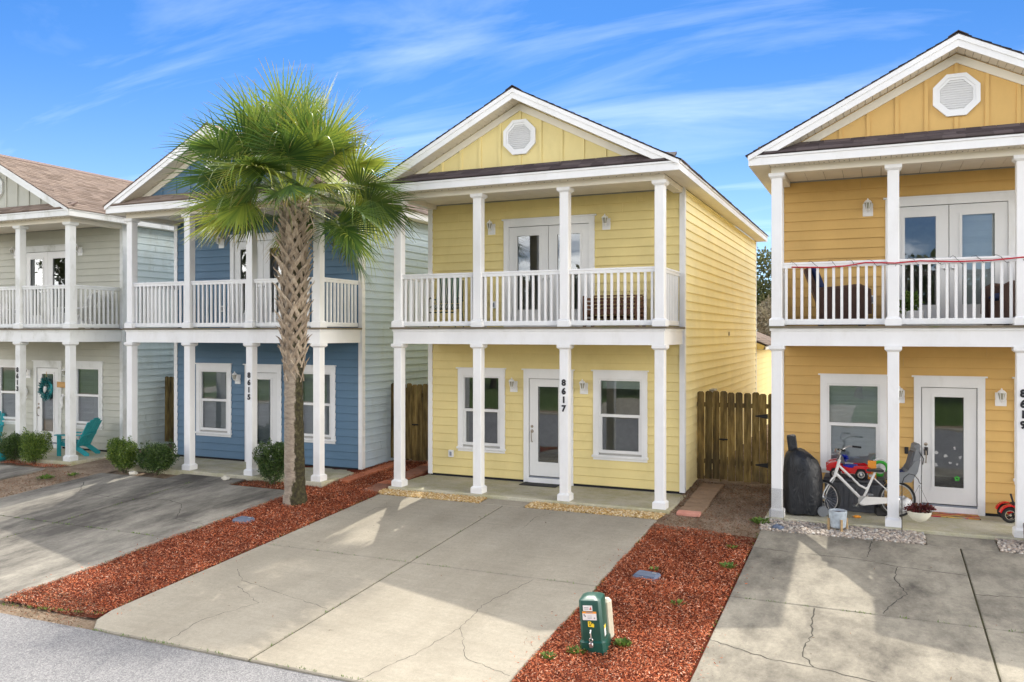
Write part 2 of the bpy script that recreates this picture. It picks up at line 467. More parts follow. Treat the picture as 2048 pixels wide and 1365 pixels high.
def fencewood():
    m, N, L, b = nodes('weathered_mossy_fence_wood')
    n1 = nnoise(N, L, 2.0, 6, .65, stretch=(6, 6, .8))
    c = nramp(N, L, n1, [(.3, (.05, .038, .012)), (.46, (.17, .115, .035)), (.6, (.30, .215, .075)), (.75, (.19, .18, .04))])
    n2 = nnoise(N, L, .9, 4, .6, stretch=(2, 2, .7))
    c = nmix(N, L, nmath(N, L, 'MULTIPLY', nmath(N, L, 'SUBTRACT', n2, .48, True), 5, True), c, (.045, .035, .022))
    oi = N.new('ShaderNodeObjectInfo')
    c = nmix(N, L, 1.0, c, nramp(N, L, oi.outputs['Random'], [(0, (.65, .65, .65)), (1, (1.25, 1.2, 1.1))]), 'MULTIPLY')
    L.new(c, b.inputs['Base Color']); b.inputs['Roughness'].default_value = .9
    nbump(N, L, b, nnoise(N, L, 14, 5, .6, stretch=(10, 10, .6)), .4, .01)
    return m
M['fence'] = fencewood()
M['iron'] = plain('black_iron', (.02, .02, .02), .5, .6)
def wood(name, a, b_, sc_=3, st=(1, 1, 8)):
    m, N, L, b = nodes(name)
    L.new(nramp(N, L, nnoise(N, L, sc_, 5, .6, stretch=st, coord='obj'), [(.3, a), (.7, b_)]), b.inputs['Base Color']); b.inputs['Roughness'].default_value = .6
    return m
M['teak'] = wood('oiled_brown_wood', (.10, .038, .018), (.19, .08, .04))
M['bambooleg'] = wood('pale_wood_leg', (.34, .22, .10), (.45, .31, .16))
# ------------------------------------------------------------------ houses (local: x across the front, y into the plot, z up; slab top z = 0)
W, YF, YW, YB = 2.815, -0.26, 1.57, 11.75
SOF, EAVE, RIDGE, RW = 5.907, 6.09, 7.681, 3.108
SL = (RIDGE-EAVE)/RW
DECK = 3.22
COLX = (-2.685, -.895, .895, 2.685)
CACHE = {}
def cached(key, fn):
    if key not in CACHE: CACHE[key] = fn()
    return CACHE[key]

def board_mesh(mat):
    def mk():
        mb = MB()   # unit length along x; lap profile in (y, z)
        prof = [(-.001, .010), (-.035, 0), (-.037, .006), (-.009, .196), (-.001, .196)]
        mb.prism(prof, 0, 1, 'x')
        return mb.mesh('siding_board', mat)
    return cached(('board', mat.name), mk)

def shingle_mesh(mat, length, slope_len, seed, wtab=.305, exp=.145):
    """courses on a plane: local x along the eave, local y up the slope, z normal"""
    rnd = random.Random(seed); V = []; Fc = []
    n = int(slope_len/exp)
    for c in range(n+1):
        u0 = c*exp-.012; u1 = min(u0+exp*1.35, slope_len)
        if u1-u0 < .02: continue
        x = -rnd.random()*wtab
        while x < length:
            w = wtab*rnd.uniform(.55, 1.25)
            a, b_ = max(x, 0), min(x+w-.004, length)
            x += w
            if b_-a < .01: continue
            k = len(V); h = .011+rnd.random()*.009; j = rnd.uniform(-.006, .006)
            V += [(a, u0+j, h), (b_, u0+j, h), (b_, u1, .003), (a, u1, .003), (a, u0+j, -.004), (b_, u0+j, -.004)]
            Fc += [(k, k+1, k+2, k+3), (k+4, k+5, k+1, k)]
    return raw_mesh('shingles', V, Fc, mat)

def rect_minus(x0, x1, z0, z1, holes):
    """split rectangle into strips around holes (list of x0,x1,z0,z1)"""
    xs = sorted({x0, x1, *[h[0] for h in holes], *[h[1] for h in holes]})
    zs = sorted({z0, z1, *[h[2] for h in holes], *[h[3] for h in holes]})
    out = []
    for i in range(len(xs)-1):
        for j in range(len(zs)-1):
            cx, cz = (xs[i]+xs[i+1])/2, (zs[j]+zs[j+1])/2
            if not any(h[0] < cx < h[1] and h[2] < cz < h[3] for h in holes): out.append((xs[i], xs[i+1], zs[j], zs[j+1]))
    return out

OPEN = [(-1.973, -1.084, .71, 2.195), (1.083, 1.972, .71, 2.195), (-.43, .43, .05, 2.165), (-.885, .885, 3.24, 5.325)]
CUT = [(-2.06, -1.0, .64, 2.33), (1.0, 2.06, .64, 2.33), (-.53, .53, -.1, 2.34), (-.98, .98, 3.1, 5.46)]

def lay_siding(wall, mat, x0, x1, z0, z1, cuts, place, seed, maxlen=3.66):
    """individual lap boards on a wall; place(x, z, length) -> (loc, rot)"""
    rnd = random.Random(seed); me = board_mesh(mat)
    z = z0
    while z < z1-.04:
        hh = min(.196, z1-z)
        segs = [(x0, x1)]; extra = []
        for (a, b_, c, d) in cuts:
            if z+.175 > c and z < d:
                if z < c-.01: extra.append((a, b_, z, c-z))
                if z+.175 > d+.01: extra.append((a, b_, d, z+.196-d))
                ns = []
                for (p, q) in segs:
                    if b_ <= p or a >= q: ns.append((p, q)); continue
                    if a > p: ns.append((p, a))
                    if b_ < q: ns.append((b_, q))
                segs = ns
        for (p, q) in segs:
            cutp = [p]
            if q-p > maxlen:
                t = p+rnd.uniform(.6, maxlen)
                while t < q-.3: cutp.append(t); t += maxlen
            cutp.append(q)
            for i in range(len(cutp)-1):
                a, b_ = cutp[i]+(.0015 if i else 0), cutp[i+1]-(.0015 if i < len(cutp)-2 else 0)
                loc, rot = place(a, z, b_-a)
                link('siding_board', me, wall, loc, rot, (b_-a, 1, hh/.196))
        for (a, b_, ze, he) in extra:
            loc, rot = place(a, ze, b_-a)
            link('siding_board', me, wall, loc, rot, (b_-a, 1, he/.196))
        z += .175

def slab_col(name, w, z0, z1, ch, up, mat):
    """square block with a chamfer at its upper (up) or lower end"""
    def mk():
        h = w/2; k = h-ch; mb = MB()
        if up: rings = [(h, z0), (h, z1-ch), (k, z1)]
        else: rings = [(k, z0), (h, z0+ch), (h, z1)]
        vs = []
        for (r, z) in rings: vs += [(-r, -r, z), (r, -r, z), (r, r, z), (-r, r, z)]
        fs = [(3, 2, 1, 0), (8, 9, 10, 11)]
        for i in range(2):
            for j in range(4): fs.append((i*4+j, i*4+(j+1) % 4, i*4+4+(j+1) % 4, i*4+4+j))
        mb.add(vs, fs)
        return mb.mesh(name, mat)
    return cached((name, w, z0, z1, mat.name), mk)

def digit_mesh(ch):
    def mk():
        cu = bpy.data.curves.new('digit', 'FONT'); cu.body = ch; cu.size = .155
        cu.extrude = .002; cu.bevel_depth = .0085; cu.bevel_resolution = 0; cu.align_x = 'CENTER'
        ob = bpy.data.objects.new('digit', cu); COL.objects.link(ob)
        bpy.context.view_layer.update()
        dg = bpy.context.evaluated_depsgraph_get()
        me = bpy.data.meshes.new_from_object(ob.evaluated_get(dg))
        bpy.data.objects.remove(ob); me.materials.clear(); me.materials.append(M['number'])
        return me
    return cached(('digit', ch), mk)

def blind_mesh(x0, x1, z0, z1, open_=.35):
    mb = MB(); z = z1-.02
    while z > z0:
        a = R(38+random.uniform(-5, 5))*open_*2
        c, s_ = math.cos(a)*.012, math.sin(a)*.014
        mb.add([(x0, 1.645-c, z-s_), (x1, 1.645-c, z-s_), (x1, 1.645+c, z+s_), (x0, 1.645+c, z+s_)], [(0, 1, 2, 3)])
        z -= .026
    mb.box(x0, x1, 1.63, 1.66, z1-.02, z1+.02)
    return mb

def window(h, hm, x0, x1, z0, z1, blinds):
    """casing is the part; trim, sashes, panes and blind are its pieces"""
    T = hm['trim']; c = .11
    mb = MB()
    mb.box(x0-c, x0, 1.522, 1.572, z0-.045, z1); mb.box(x1, x1+c, 1.522, 1.572, z0-.045, z1)
    mb.box(x0-c, x1+c, 1.519, 1.572, z1, z1+.145)
    w = mb.build('window', T, h)
    MB().box(x0-c-.035, x1+c+.03, 1.495, 1.572, z1+.145, z1+.172).build('head_trim', T, w)
    MB().bbox(x0-c-.02, x1+c+.02, 1.485, 1.572, z0-.09, z0-.045, .006).box(x0-c, x1+c, 1.524, 1.572, z0-.143, z0-.09).build('sill', T, w)
    zm = (z0+z1)/2+.005; fr = MB(); f = .042
    fr.box(x0, x0+f, 1.535, 1.60, z0, z1); fr.box(x1-f, x1, 1.535, 1.60, z0, z1)
    fr.box(x0+f, x1-f, 1.535, 1.60, z1-f, z1); fr.box(x0+f, x1-f, 1.535, 1.60, z0, z0+f+.015)
    fr.box(x0+f, x1-f, 1.545, 1.597, zm-.028, zm+.028)
    a, b_ = x0+f, x1-f
    fr.box(a, a+.03, 1.552, 1.59, z0+f, zm); fr.box(b_-.03, b_, 1.552, 1.59, z0+f, zm)
    fr.build('sash_frame', M['doorwhite'], w)
    MB().quad((a, 1.574, zm), (b_, 1.574, zm), (b_, 1.574, z1-f), (a, 1.574, z1-f)).build('pane', M['glass'], w)
    MB().quad((a, 1.566, z0+f), (b_, 1.566, z0+f), (b_, 1.566, zm), (a, 1.566, zm)).build('pane', M['glass'], w)
    if blinds is not None: blind_mesh(a, b_, z0+f+(z1-z0)*blinds[0], z1-f, blinds[1]).build('blind', M['blind'], w)
    return w

def glazed_leaf(h, name, x0, x1, z0, z1, gx, gz0, gz1, handle_side, blinds=None, lever=True):
    mb = MB()
    for (a, b_, c, d) in rect_minus(x0, x1, z0, z1, [(gx[0], gx[1], gz0, gz1)]): mb.box(a, b_, 1.545, 1.59, c, d)
    dr = mb.build(name, M['doorwhite'], h)
    fm = MB(); e = .032
    for (a, b_, c, d) in rect_minus(gx[0]-e, gx[1]+e, gz0-e, gz1+e, [(gx[0]+.012, gx[1]-.012, gz0+.012, gz1-.012)]): fm.box(a, b_, 1.533, 1.546, c, d)
    fm.build('glass_moulding', M['doorwhite'], dr)
    MB().quad((gx[0], 1.562, gz0), (gx[1], 1.562, gz0), (gx[1], 1.562, gz1), (gx[0], 1.562, gz1)).build('pane', M['glass'], dr)
    if blinds is not None: blind_mesh(gx[0], gx[1], gz0+(gz1-gz0)*blinds[0], gz1, blinds[1]).build('blind', M['blind'], dr)
    hx = x0+.06 if handle_side < 0 else x1-.06
    Mh = rotM('X', R(90))
    if lever:
        hd = MB()
        hd.lathe([(.026, 0), (.03, .008), (.022, .014), (.001, .016)], 14, Matrix.Translation((hx, 1.546, z0+1.02)) @ Mh)
        hd.tube([(hx, 1.545, z0+.92), (hx, 1.49, z0+.90), (hx+.004, 1.485, z0+.80), (hx, 1.50, z0+.72), (hx, 1.545, z0+.70)], [.016, .011, .010, .010, .013], 8)
        hd.lathe([(.034, 0), (.036, .006), (.02, .018), (.001, .02)], 14, Matrix.Translation((hx, 1.546, z0+.92)) @ Mh)
        hd.build('handle', M['brass'], dr, True)
    else:
        hd = MB()
        hd.lathe([(.026, 0), (.026, .01), (.012, .02), (.012, .045), (.027, .055), (.027, .075), (.001, .082)], 14, Matrix.Translation((hx, 1.546, z0+.95)) @ Mh)
        hd.lathe([(.026, 0), (.028, .01), (.001, .02)], 14, Matrix.Translation((hx, 1.546, z0+1.1)) @ Mh)
        hd.build('handle', M['steel'], dr, True)
    return dr

def lantern(wx, wy, wz, label, trim):
    t = empty('wall_lantern', (wx, wy, wz), 0, label, 'lantern', 'white wall lanterns on the houses')
    MB().bbox(-.085, .085, -.018, 0, -.115, .115, .006).build('backplate', trim, t)
    MB().tube([(0, -.015, -.02), (0, -.075, -.045), (0, -.11, -.02), (0, -.12, .0)], .009, 8).build('arm', trim, t, True)
    c = Matrix.Translation((0, -.12, 0))
    MB().lathe([(.032, 0), (.058, .115)], 6, c, cap=False).build('lamp_glass', M['lampglass'], t)
    fr = MB()
    for k in range(6):
        a = 2*math.pi*k/6
        fr.tube([(.033*math.cos(a), -.12+.033*math.sin(a), 0), (.06*math.cos(a), -.12+.06*math.sin(a), .116)], .005, 5)
    fr.lathe([(.015, -.02), (.036, -.008), (.036, .004)], 6, c); fr.lathe([(.066, .114), (.068, .122), (.045, .15), (.02, .166), (.012, .172), (.012, .186), (.002, .195)], 6, c)
    fr.build('lamp_cage', trim, t)
    return t

def house(name, cx, yc, front, side, shingle, rbase, trim, number, label, colr, blinds, annex=False, seed=1, door_blind=None, up_blind=(None, None)):
    T = trim; hm = {'trim': T}
    h = empty(name, (cx, yc, 0), 0, label, 'house', 'two storey porch houses in a row')
    # ---- slab
    MB().bbox(-2.87, 2.87, -.035, YB, -.35, 0, .012).build('porch_slab', M['conc_slab'], h)
    # ---- structural walls with real openings
    fw = MB()
    for (a, b_, c, d) in rect_minus(-W+.03, W-.03, .04, SOF-.01, OPEN): fw.box(a, b_, YW, YW+.12, c, d)
    fw = fw.build('front_wall', M['interior'], h)
    sw = {}
    for s in (-1, 1):
        x0, x1 = sorted((s*(W-.03), s*(W-.15)))
        sw[s] = MB().box(x0, x1, YW+.12, YB-.12, .04, SOF-.01).build('side_wall', M['interior'], h)
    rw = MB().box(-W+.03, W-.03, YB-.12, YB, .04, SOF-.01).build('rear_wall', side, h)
    MB().box(-W+.15, W-.15, YW+.12, YB-.12, 2.97, 3.19).build('upper_floor', M['interior'], h)
    MB().box(-W+.15, W-.15, YW+.13, YB-.12, SOF-.06, SOF-.02).build('upper_ceiling', M['interior'], h)
    # room partition close behind the glass so rooms read as rooms
    MB().box(-W+.15, W-.15, 5.2, 5.3, .01, 2.96).build('inner_wall', M['interior'], h)
    MB().box(-W+.15, W-.15, 5.2, 5.3, 3.2, SOF-.07).build('inner_wall', M['interior'], h)
    # ---- siding boards
    pl = lambda x, z, l: ((x, YW, z), (0, 0, 0))
    lay_siding(fw, front, -W+.098, W-.098, .05, 2.93, CUT, pl, seed)
    lay_siding(fw, front, -W+.098, W-.098, DECK+.01, SOF-.03, CUT, pl, seed+1)
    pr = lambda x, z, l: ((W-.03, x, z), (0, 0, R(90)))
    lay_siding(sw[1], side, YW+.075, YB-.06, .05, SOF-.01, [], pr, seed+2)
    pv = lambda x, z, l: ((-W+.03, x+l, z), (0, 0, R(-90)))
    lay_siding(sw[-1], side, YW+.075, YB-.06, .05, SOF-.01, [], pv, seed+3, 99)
    MB().box(-W+.05, W-.05, YW-.012, YW+.1, -.003, .05).build('skirt_gap', M['dark'], h)
    # ---- corner trim
    for s in (-1, 1):
        mb = MB()
        xo, xi = s*(W+.003), s*(W-.1)
        a, b_ = sorted((xo, xi)); mb.box(a, b_, YW-.046, YW, .03, SOF)
        a, b_ = sorted((s*(W-.028), xo)); mb.box(a, b_, YW, YW+.08, .03, SOF-.004)
        mb.build('corner_trim', T, h)
        a, b_ = sorted((s*(W-.025), s*(W+.005)))
        MB().box(a, b_, YB-.07, YB+.03, .03, SOF-.002).build('corner_trim', T, h)
    # ---- windows and doors
    window(h, hm, *OPEN[0], blinds[0]); window(h, hm, *OPEN[1], blinds[1])
    mb = MB(); x0, x1, z0, z1 = OPEN[2]
    mb.box(x0-.115, x0, 1.522, 1.60, .0, z1); mb.box(x1, x1+.115, 1.522, 1.60, .0, z1); mb.box(x0-.115, x1+.115, 1.519, 1.60, z1, z1+.172)
    mb.box(x0-.15, x1+.15, 1.495, 1.60, z1+.172, z1+.199)
    mb.build('door_casing', T, h)
    MB().bbox(x0, x1, 1.49, 1.62, .002, .11, .006).build('threshold', T, h)
    MB().box(x0, x1, 1.53, 1.62, .112, .135).build('door_sweep', M['outlet'], h)
    dr = glazed_leaf(h, 'front_door', x0+.012, x1-.012, .15, z1-.012, (-.235, .235), .43, 2.01, -1, door_blind)
    mb = MB(); x0, x1, z0, z1 = OPEN[3]
    mb.box(x0-.115, x0, 1.522, 1.60, DECK, z1); mb.box(x1, x1+.115, 1.522, 1.60, DECK, z1); mb.box(x0-.115, x1+.115, 1.519, 1.60, z1, z1+.14)
    mb.box(x0-.15, x1+.15, 1.495, 1.60, z1+.14, z1+.168); mb.box(x0, x1, 1.52, 1.62, DECK, DECK+.045)
    mb.build('door_casing', T, h)
    glazed_leaf(h, 'balcony_door', x0+.006, -.006, DECK+.05, z1-.01, (-.70, -.19), 3.58, 5.14, 1, up_blind[0], False)
    glazed_leaf(h, 'balcony_door', .006, x1-.006, DECK+.05, z1-.01, (.19, .70), 3.58, 5.14, -1, up_blind[1], False)
    # ---- outlets
    for (x, z) in ((-2.245, .5), (-1.225, 3.7)):
        o = MB().bbox(-.058, .058, -.06, 0, -.075, .075, .008).build('outlet_cover', T, h, loc=(x, YW-.02, z))
        MB().bbox(-.026, .026, -.066, -.055, -.045, .045, .004).build('outlet_face', M['outlet'], o)
    # ---- porch columns, two tiers
    for i, x in enumerate(COLX):
        for (a, b_, za, zb) in ((.0, 2.889, .10, 2.83), (DECK, 5.80, DECK+.10, 5.74)):
            sh = cached(('shaft', T.name, za), lambda: MB().bbox(-.086, .086, -.086, .086, za, zb, .007).mesh('column', T))
            c = link('column', sh, h, (x, .119, 0))
            link('base', slab_col('base', .238, a+.002, a+.145, .035, True, T), c)
            link('capital', slab_col('capital', .255, b_-.085, b_-.001, .032, False, T), c)
            if i == 2 and za < 1:
                for k, ch in enumerate(number):
                    link('digit', digit_mesh(ch), c, (0, -.091, 2.135-k*.159), (R(90), 0, 0))
    # ---- middle beam, deck, upper header
    def ring(z0, z1, out, th, name, mat):
        xo = 2.685+.09+out; yo = .119-.09-out
        MB().box(-xo, xo, yo, yo+th, z0, z1).build(name, mat, h)
        for s in (-1, 1):
            a, b_ = sorted((s*xo, s*(xo-th)))
            MB().box(a, b_, yo+th, YW-.047, z0, z1).build(name, mat, h)
    ring(2.889, 3.14, 0, .17, 'beam', T)
    ring(3.14, 3.184, .02, .21, 'beam_cap', T)
    nb = 12
    for k in range(nb):     # deck boards run along the front
        y0 = -.03+k*1.545/nb
        MB().box(-2.83, 2.83, y0, y0+1.545/nb-.006, 3.184, DECK).build('deck_board', M['deck_edge'], h)
    ring(5.80, SOF-.001, 0, .17, 'header', M['soffit'])
    def strips(x0, x1, y0, y1, z, n, name):
        for k in range(n):
            a = x0+(x1-x0)*k/n
            MB().box(a+.003, x0+(x1-x0)*(k+1)/n-.003, y0, y1, z-.008, z).build(name, M['soffit'], h)
    strips(-2.6, 2.6, .20, 1.52, 2.955, 17, 'ceiling_panel')
    strips(-2.6, 2.6, .20, 1.52, 5.90, 17, 'ceiling_panel')
    MB().box(-2.6, 2.6, .20, 1.52, 2.957, 2.97).build('ceiling_backing', M['soffit'], h)
    # ---- balcony railing
    bal = cached(('baluster', T.name), lambda: MB().bbox(-.021, .021, -.021, .021, 0, .865, .004).mesh('baluster', T))
    def rail(L):
        return cached(('rail', T.name, round(L, 3)), lambda: MB().prism([(-.03, .975), (.03, .975), (.03, 1.03), (.045, 1.034), (.045, 1.058), (.037, 1.066), (-.037, 1.066), (-.045, 1.058), (-.045, 1.034), (-.03, 1.03)], 0, L, 'x').mesh('balcony_railing', T))
    def low(L):
        return cached(('low', T.name, round(L, 3)), lambda: MB().bbox(0, L, -.028, .028, .02, .115, .006).mesh('bottom_rail', T))
    for i in range(3):
        xa, xb = COLX[i]+.086, COLX[i+1]-.086; L_ = xb-xa
        r = link('balcony_railing', rail(L_), h, (xa, .119, DECK))
        link('bottom_rail', low(L_), r)
        for k in range(13): link('baluster', bal, r, (L_*(k+.5)/13, 0, .112))
    for s in (-1, 1):
        L_ = YW-.047-.205
        r = link('balcony_railing', rail(L_), h, (s*2.685, .205, DECK), (0, 0, R(90)))
        link('bottom_rail', low(L_), r)
        for k in range(10): link('baluster', bal, r, (L_*(k+.5)/10, 0, .112))
    # ---- eaves: soffit panels, fascias
    for s in (-1, 1):
        n = 41; ya, yb = YF+.03, YB+.25
        for k in range(n):
            y0 = ya+(yb-ya)*k/n; y1 = ya+(yb-ya)*(k+1)/n-.006
            a, b_ = sorted((s*(W-.02 if y0 > 1.5 else 2.785), s*(RW-.026)))
            MB().box(a, b_, y0, y1, SOF-.001, SOF+.008).build('soffit_panel', M['soffit'], h)
        a, b_ = sorted((s*(RW-.026), s*(RW-.001)))
        MB().box(a, b_, YF+.001, YB+.27, SOF-.006, SOF+.115).build('eave_fascia', T, h)
        a, b_ = sorted((s*(RW-.026), s*(RW+.018)))
        MB().box(a, b_, YF+.001, YB+.27, SOF+.115, EAVE-.018).build('eave_fascia', T, h)
    n = 36
    for k in range(n):
        x0 = -2.78+5.56*k/n
        MB().box(x0+.003, x0+5.56/n-.003, YF+.03, .03, SOF-.001, SOF+.008).build('soffit_panel', M['soffit'], h)
    hl = MB()
    for k in range(36):
        x = -2.7+5.4*k/35
        hl.lathe([(.011, 0), (.011, .003)], 8, Matrix.Translation((x, -.05, SOF-.004)))
    hl.build('soffit_vent_holes', M['hole'], h)
    MB().box(-RW+.02, RW-.02, YF, YF+.025, SOF-.006, 6.028).build('front_fascia', T, h)
    MB().box(-RW+.02, RW-.02, YF-.018, YF+.025, 6.028, EAVE-.004).build('front_fascia', T, h)
    # ---- pent roof with its shingles
    pent = MB().prism([(YF-.02, EAVE-.004), (.075, EAVE+.195), (.075, EAVE+.15), (YF-.02, EAVE-.03)], -RW+.12, RW-.12, 'x').build('pent_roof', rbase, h)
    pl_ = math.hypot(.335, .199)
    o = link('shingles', cached(('pentsh', shingle.name), lambda: shingle_mesh(shingle, 2*RW-.5, pl_, 3, .305, .13)), pent, (-RW+.25, YF-.03, EAVE-.002), (math.atan2(.199, .335), 0, 0))
    # ---- gable wall with battens and vent
    gy = .07; gt = 7.452
    g = MB().prism([(-2.6, 6.2), (2.6, 6.2), (0, gt+.06)], gy, gy+.03, 'y').build('gable_wall', front, h)
    for k in range(-5, 6):
        x = k*.42
        zt = 7.40-SL*abs(x)
        if k == 0:
            MB().box(-.028, .028, gy-.02, gy, 6.24, 6.475).build('batten', front, g)
            MB().box(-.028, .028, gy-.02, gy, 7.155, 7.36).build('batten', front, g)
        elif zt-6.27 > .08: MB().box(x-.028, x+.028, gy-.02, gy, 6.24, zt).build('batten', front, g)
    for s in (-1, 1):
        MB().prism([(0, 7.455), (s*2.55, 7.455-SL*2.55), (s*2.29, 7.455-SL*2.55), (0, 7.318)], gy-.03, gy-.0005, 'y').build('gable_trim', M['soffit'], g)
    vt = MB()
    def octa(r): return [(r*math.cos(R(22.5+45*k)), 6.815+r*math.sin(R(22.5+45*k))) for k in range(8)]
    o1, o2, o3 = octa(.355), octa(.29), octa(.25)
    for k in range(8):
        j = (k+1) % 8
        vt.prism([o1[k], o1[j], o2[j], o2[k]], gy-.05, gy-.001, 'y'); vt.prism([o2[k], o2[j], o3[j], o3[k]], gy-.035, gy-.001, 'y')
    vt = vt.build('gable_vent', T, h)
    z = 6.815-.225
    while z < 6.815+.23:
        hw = min(.245, .345-abs(z-6.815)) if abs(z-6.815) > .1 else .245
        MB().add([(-hw, gy-.034, z-.012), (hw, gy-.034, z-.012), (hw, gy-.012, z+.022), (-hw, gy-.012, z+.022)], [(0, 1, 2, 3)]).build('louvre', T, vt)
        z += .036
    MB().prism(octa(.25), gy-.006, gy-.0015, 'y').build('vent_backing', T, vt)
    # ---- rakes
    for s in (-1, 1):
        MB().prism([(0, 7.577), (s*RW, 7.577-SL*RW), (s*RW, EAVE-.030), (0, RIDGE-.026)], YF-.045, YF-.019, 'y').build('rake_board', T, h)
        MB().prism([(0, 7.467), (s*2.64, 6.115), (s*2.855, 6.115), (0, 7.577)], YF-.03, YF+.0, 'y').build('rake_board', T, h)
        n = 24
        for k in range(n):      # sloping soffit boards behind the rake
            u0, u1 = 2.62*k/n, 2.62*(k+1)/n-.006
            MB().prism([(s*u0, 7.475-SL*u0), (s*u1, 7.475-SL*u1), (s*u1, 7.485-SL*u1), (s*u0, 7.485-SL*u0)], YF, gy, 'y').build('rake_soffit_panel', M['soffit'], h)
        dt = MB()
        for k in range(17):
            u = .12+2.4*k/16
            dt.prism([(s*(u-.008), 7.471-SL*u), (s*(u+.008), 7.471-SL*u), (s*(u+.008), 7.474-SL*u), (s*(u-.008), 7.474-SL*u)], gy-.06, gy-.045, 'y')
        dt.build('soffit_vent_holes', M['hole'], h)
    # ---- main roof
    mb = MB(); RE = YB+.28
    for s in (-1, 1):
        mb.prism([(0, RIDGE-.010), (s*(RW+.02), EAVE-.020), (s*(RW+.02), EAVE-.032), (0, RIDGE-.024)], YF-.05, RE, 'y')
    rf = mb.build('roof', rbase, h)
    slen = math.hypot(RW+.03, SL*(RW+.03)); ph = math.atan(SL)
    sm = cached(('mainsh', shingle.name), lambda: shingle_mesh(shingle, RE-YF+.06, slen, 5))
    # right slope: eave runs along +y, up the slope towards -x
    tag(link('shingles', sm, rf, (RW+.03, YF-.055, EAVE-.026), Matrix(((0, -math.cos(ph), math.sin(ph)), (1, 0, 0), (0, math.sin(ph), math.cos(ph)))).to_euler()), kind='stuff')
    tag(link('shingles', sm, rf, (-RW-.03, RE+.005, EAVE-.026), Matrix(((0, math.cos(ph), -math.sin(ph)), (-1, 0, 0), (0, math.sin(ph), math.cos(ph)))).to_euler()), kind='stuff')
    MB().prism([(-.14, RIDGE-.07), (0, RIDGE+.016), (.14, RIDGE-.07), (.14, RIDGE-.052), (0, RIDGE+.03), (-.14, RIDGE-.052)], YF-.055, RE, 'y').build('ridge_cap', rbase, rf)
    # rear gable
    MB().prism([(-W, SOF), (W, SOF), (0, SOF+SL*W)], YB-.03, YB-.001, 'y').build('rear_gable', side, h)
    for s in (-1, 1): MB().prism([(0, 7.53), (s*RW, 7.53-SL*RW), (s*RW, EAVE-.03), (0, RIDGE-.03)], RE-.03, RE-.002, 'y').build('rake_board', T, h)
    o['kind'] = 'stuff'
    if annex:
        aw = MB().box(-W+.03, W-.03, YB+.031, 17.0, .04, 2.62).build('rear_wing', front, h)
        lay_siding(aw, front, YB+.04, 17.0, .05, 2.60, [], pr, 50)
        MB().box(W-.10, W+.27, YB+.05, 17.3, 2.60, 2.615).build('wing_soffit', M['soffit'], h)
        MB().box(W+.245, W+.27, YB+.06, 17.3, 2.616, 2.75).build('wing_fascia', T, h)
        MB().prism([(W+.29, 2.752), (0, 2.752+.42*(W+.29)), (-W-.29, 2.752), (-W-.29, 2.70), (0, 2.69+.42*(W+.29)), (W+.29, 2.70)], YB+.035, 17.3, 'y').build('wing_roof', rbase, h)
        s2 = math.hypot(1, .42)*(W+.3); p2 = math.atan(.42)
        tag(link('wing_shingles', shingle_mesh(M['shingle_brown'], 5.2, s2, 9), h, (W+.3, YB+.04, 2.752), Matrix(((0, -math.cos(p2), math.sin(p2)), (1, 0, 0), (0, math.sin(p2), math.cos(p2)))).to_euler()), kind='stuff')
        MB().prism([(W+.2, 2.62), (W-.02, 2.62), (W-.02, 2.87), (W+.27, 2.75)], YB+.036, YB+.06, 'y').build('wing_gable_end', front, h)
        MB().tube([(W-.35, YB+1.6, 2.8), (W-.35, YB+1.6, 3.3)], .04, 8).build('vent_pipe', M['outlet'], h, True)
        bx = MB().bbox(W+.0, W+.12, 4.2-.16, 4.2+.16, 1.55, 1.87, .01).build('meter_box', M['meter'], h)
        MB().bbox(W+.0, W+.08, 4.45, 4.65, 1.5, 1.7, .01).build('meter_box', M['meter'], h)
        MB().torus((W+.01, 6.65, 3.09), .05, .008, (1, 0, 0), 16, 6).build('hose_hook', M['brass'], h, True)
    # ---- wall lanterns (things of their own, hung on this house)
    LT = M['trim']
    for (x, z, wh) in ((-.775, 1.985, 'left of the front door'), (.775, 1.985, 'right of the front door'), (-1.285, 5.30, 'left of the balcony doors'), (1.245, 5.28, 'right of the balcony doors')):
        lantern(cx+x, yc+YW-.02, z, 'white glass wall lantern %s of the %s house' % (wh.replace(' of the', ' beside the') if False else wh, colr), LT)
    return h
M['meter'] = plain('grey_meter_enamel', (.42, .42, .40), .5)

houses = [
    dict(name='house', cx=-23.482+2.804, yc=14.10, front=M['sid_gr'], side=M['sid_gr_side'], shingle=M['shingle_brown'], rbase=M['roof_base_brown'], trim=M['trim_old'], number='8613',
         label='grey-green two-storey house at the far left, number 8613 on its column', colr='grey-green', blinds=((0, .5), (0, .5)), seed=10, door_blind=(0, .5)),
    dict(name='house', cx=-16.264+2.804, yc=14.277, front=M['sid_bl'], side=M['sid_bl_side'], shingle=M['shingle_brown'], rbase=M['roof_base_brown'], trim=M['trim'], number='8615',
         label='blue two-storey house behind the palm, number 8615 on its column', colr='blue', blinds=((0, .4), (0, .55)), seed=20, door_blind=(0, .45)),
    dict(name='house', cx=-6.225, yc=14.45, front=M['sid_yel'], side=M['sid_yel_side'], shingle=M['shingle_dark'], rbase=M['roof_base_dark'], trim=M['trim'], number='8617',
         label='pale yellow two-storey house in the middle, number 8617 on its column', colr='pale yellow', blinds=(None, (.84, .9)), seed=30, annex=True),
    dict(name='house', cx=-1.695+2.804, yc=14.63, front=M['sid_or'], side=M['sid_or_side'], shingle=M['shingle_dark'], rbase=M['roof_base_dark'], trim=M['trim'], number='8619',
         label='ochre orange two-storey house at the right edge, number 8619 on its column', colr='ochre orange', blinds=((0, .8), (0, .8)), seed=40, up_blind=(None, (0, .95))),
]
HS = [house(**k) for k in houses]
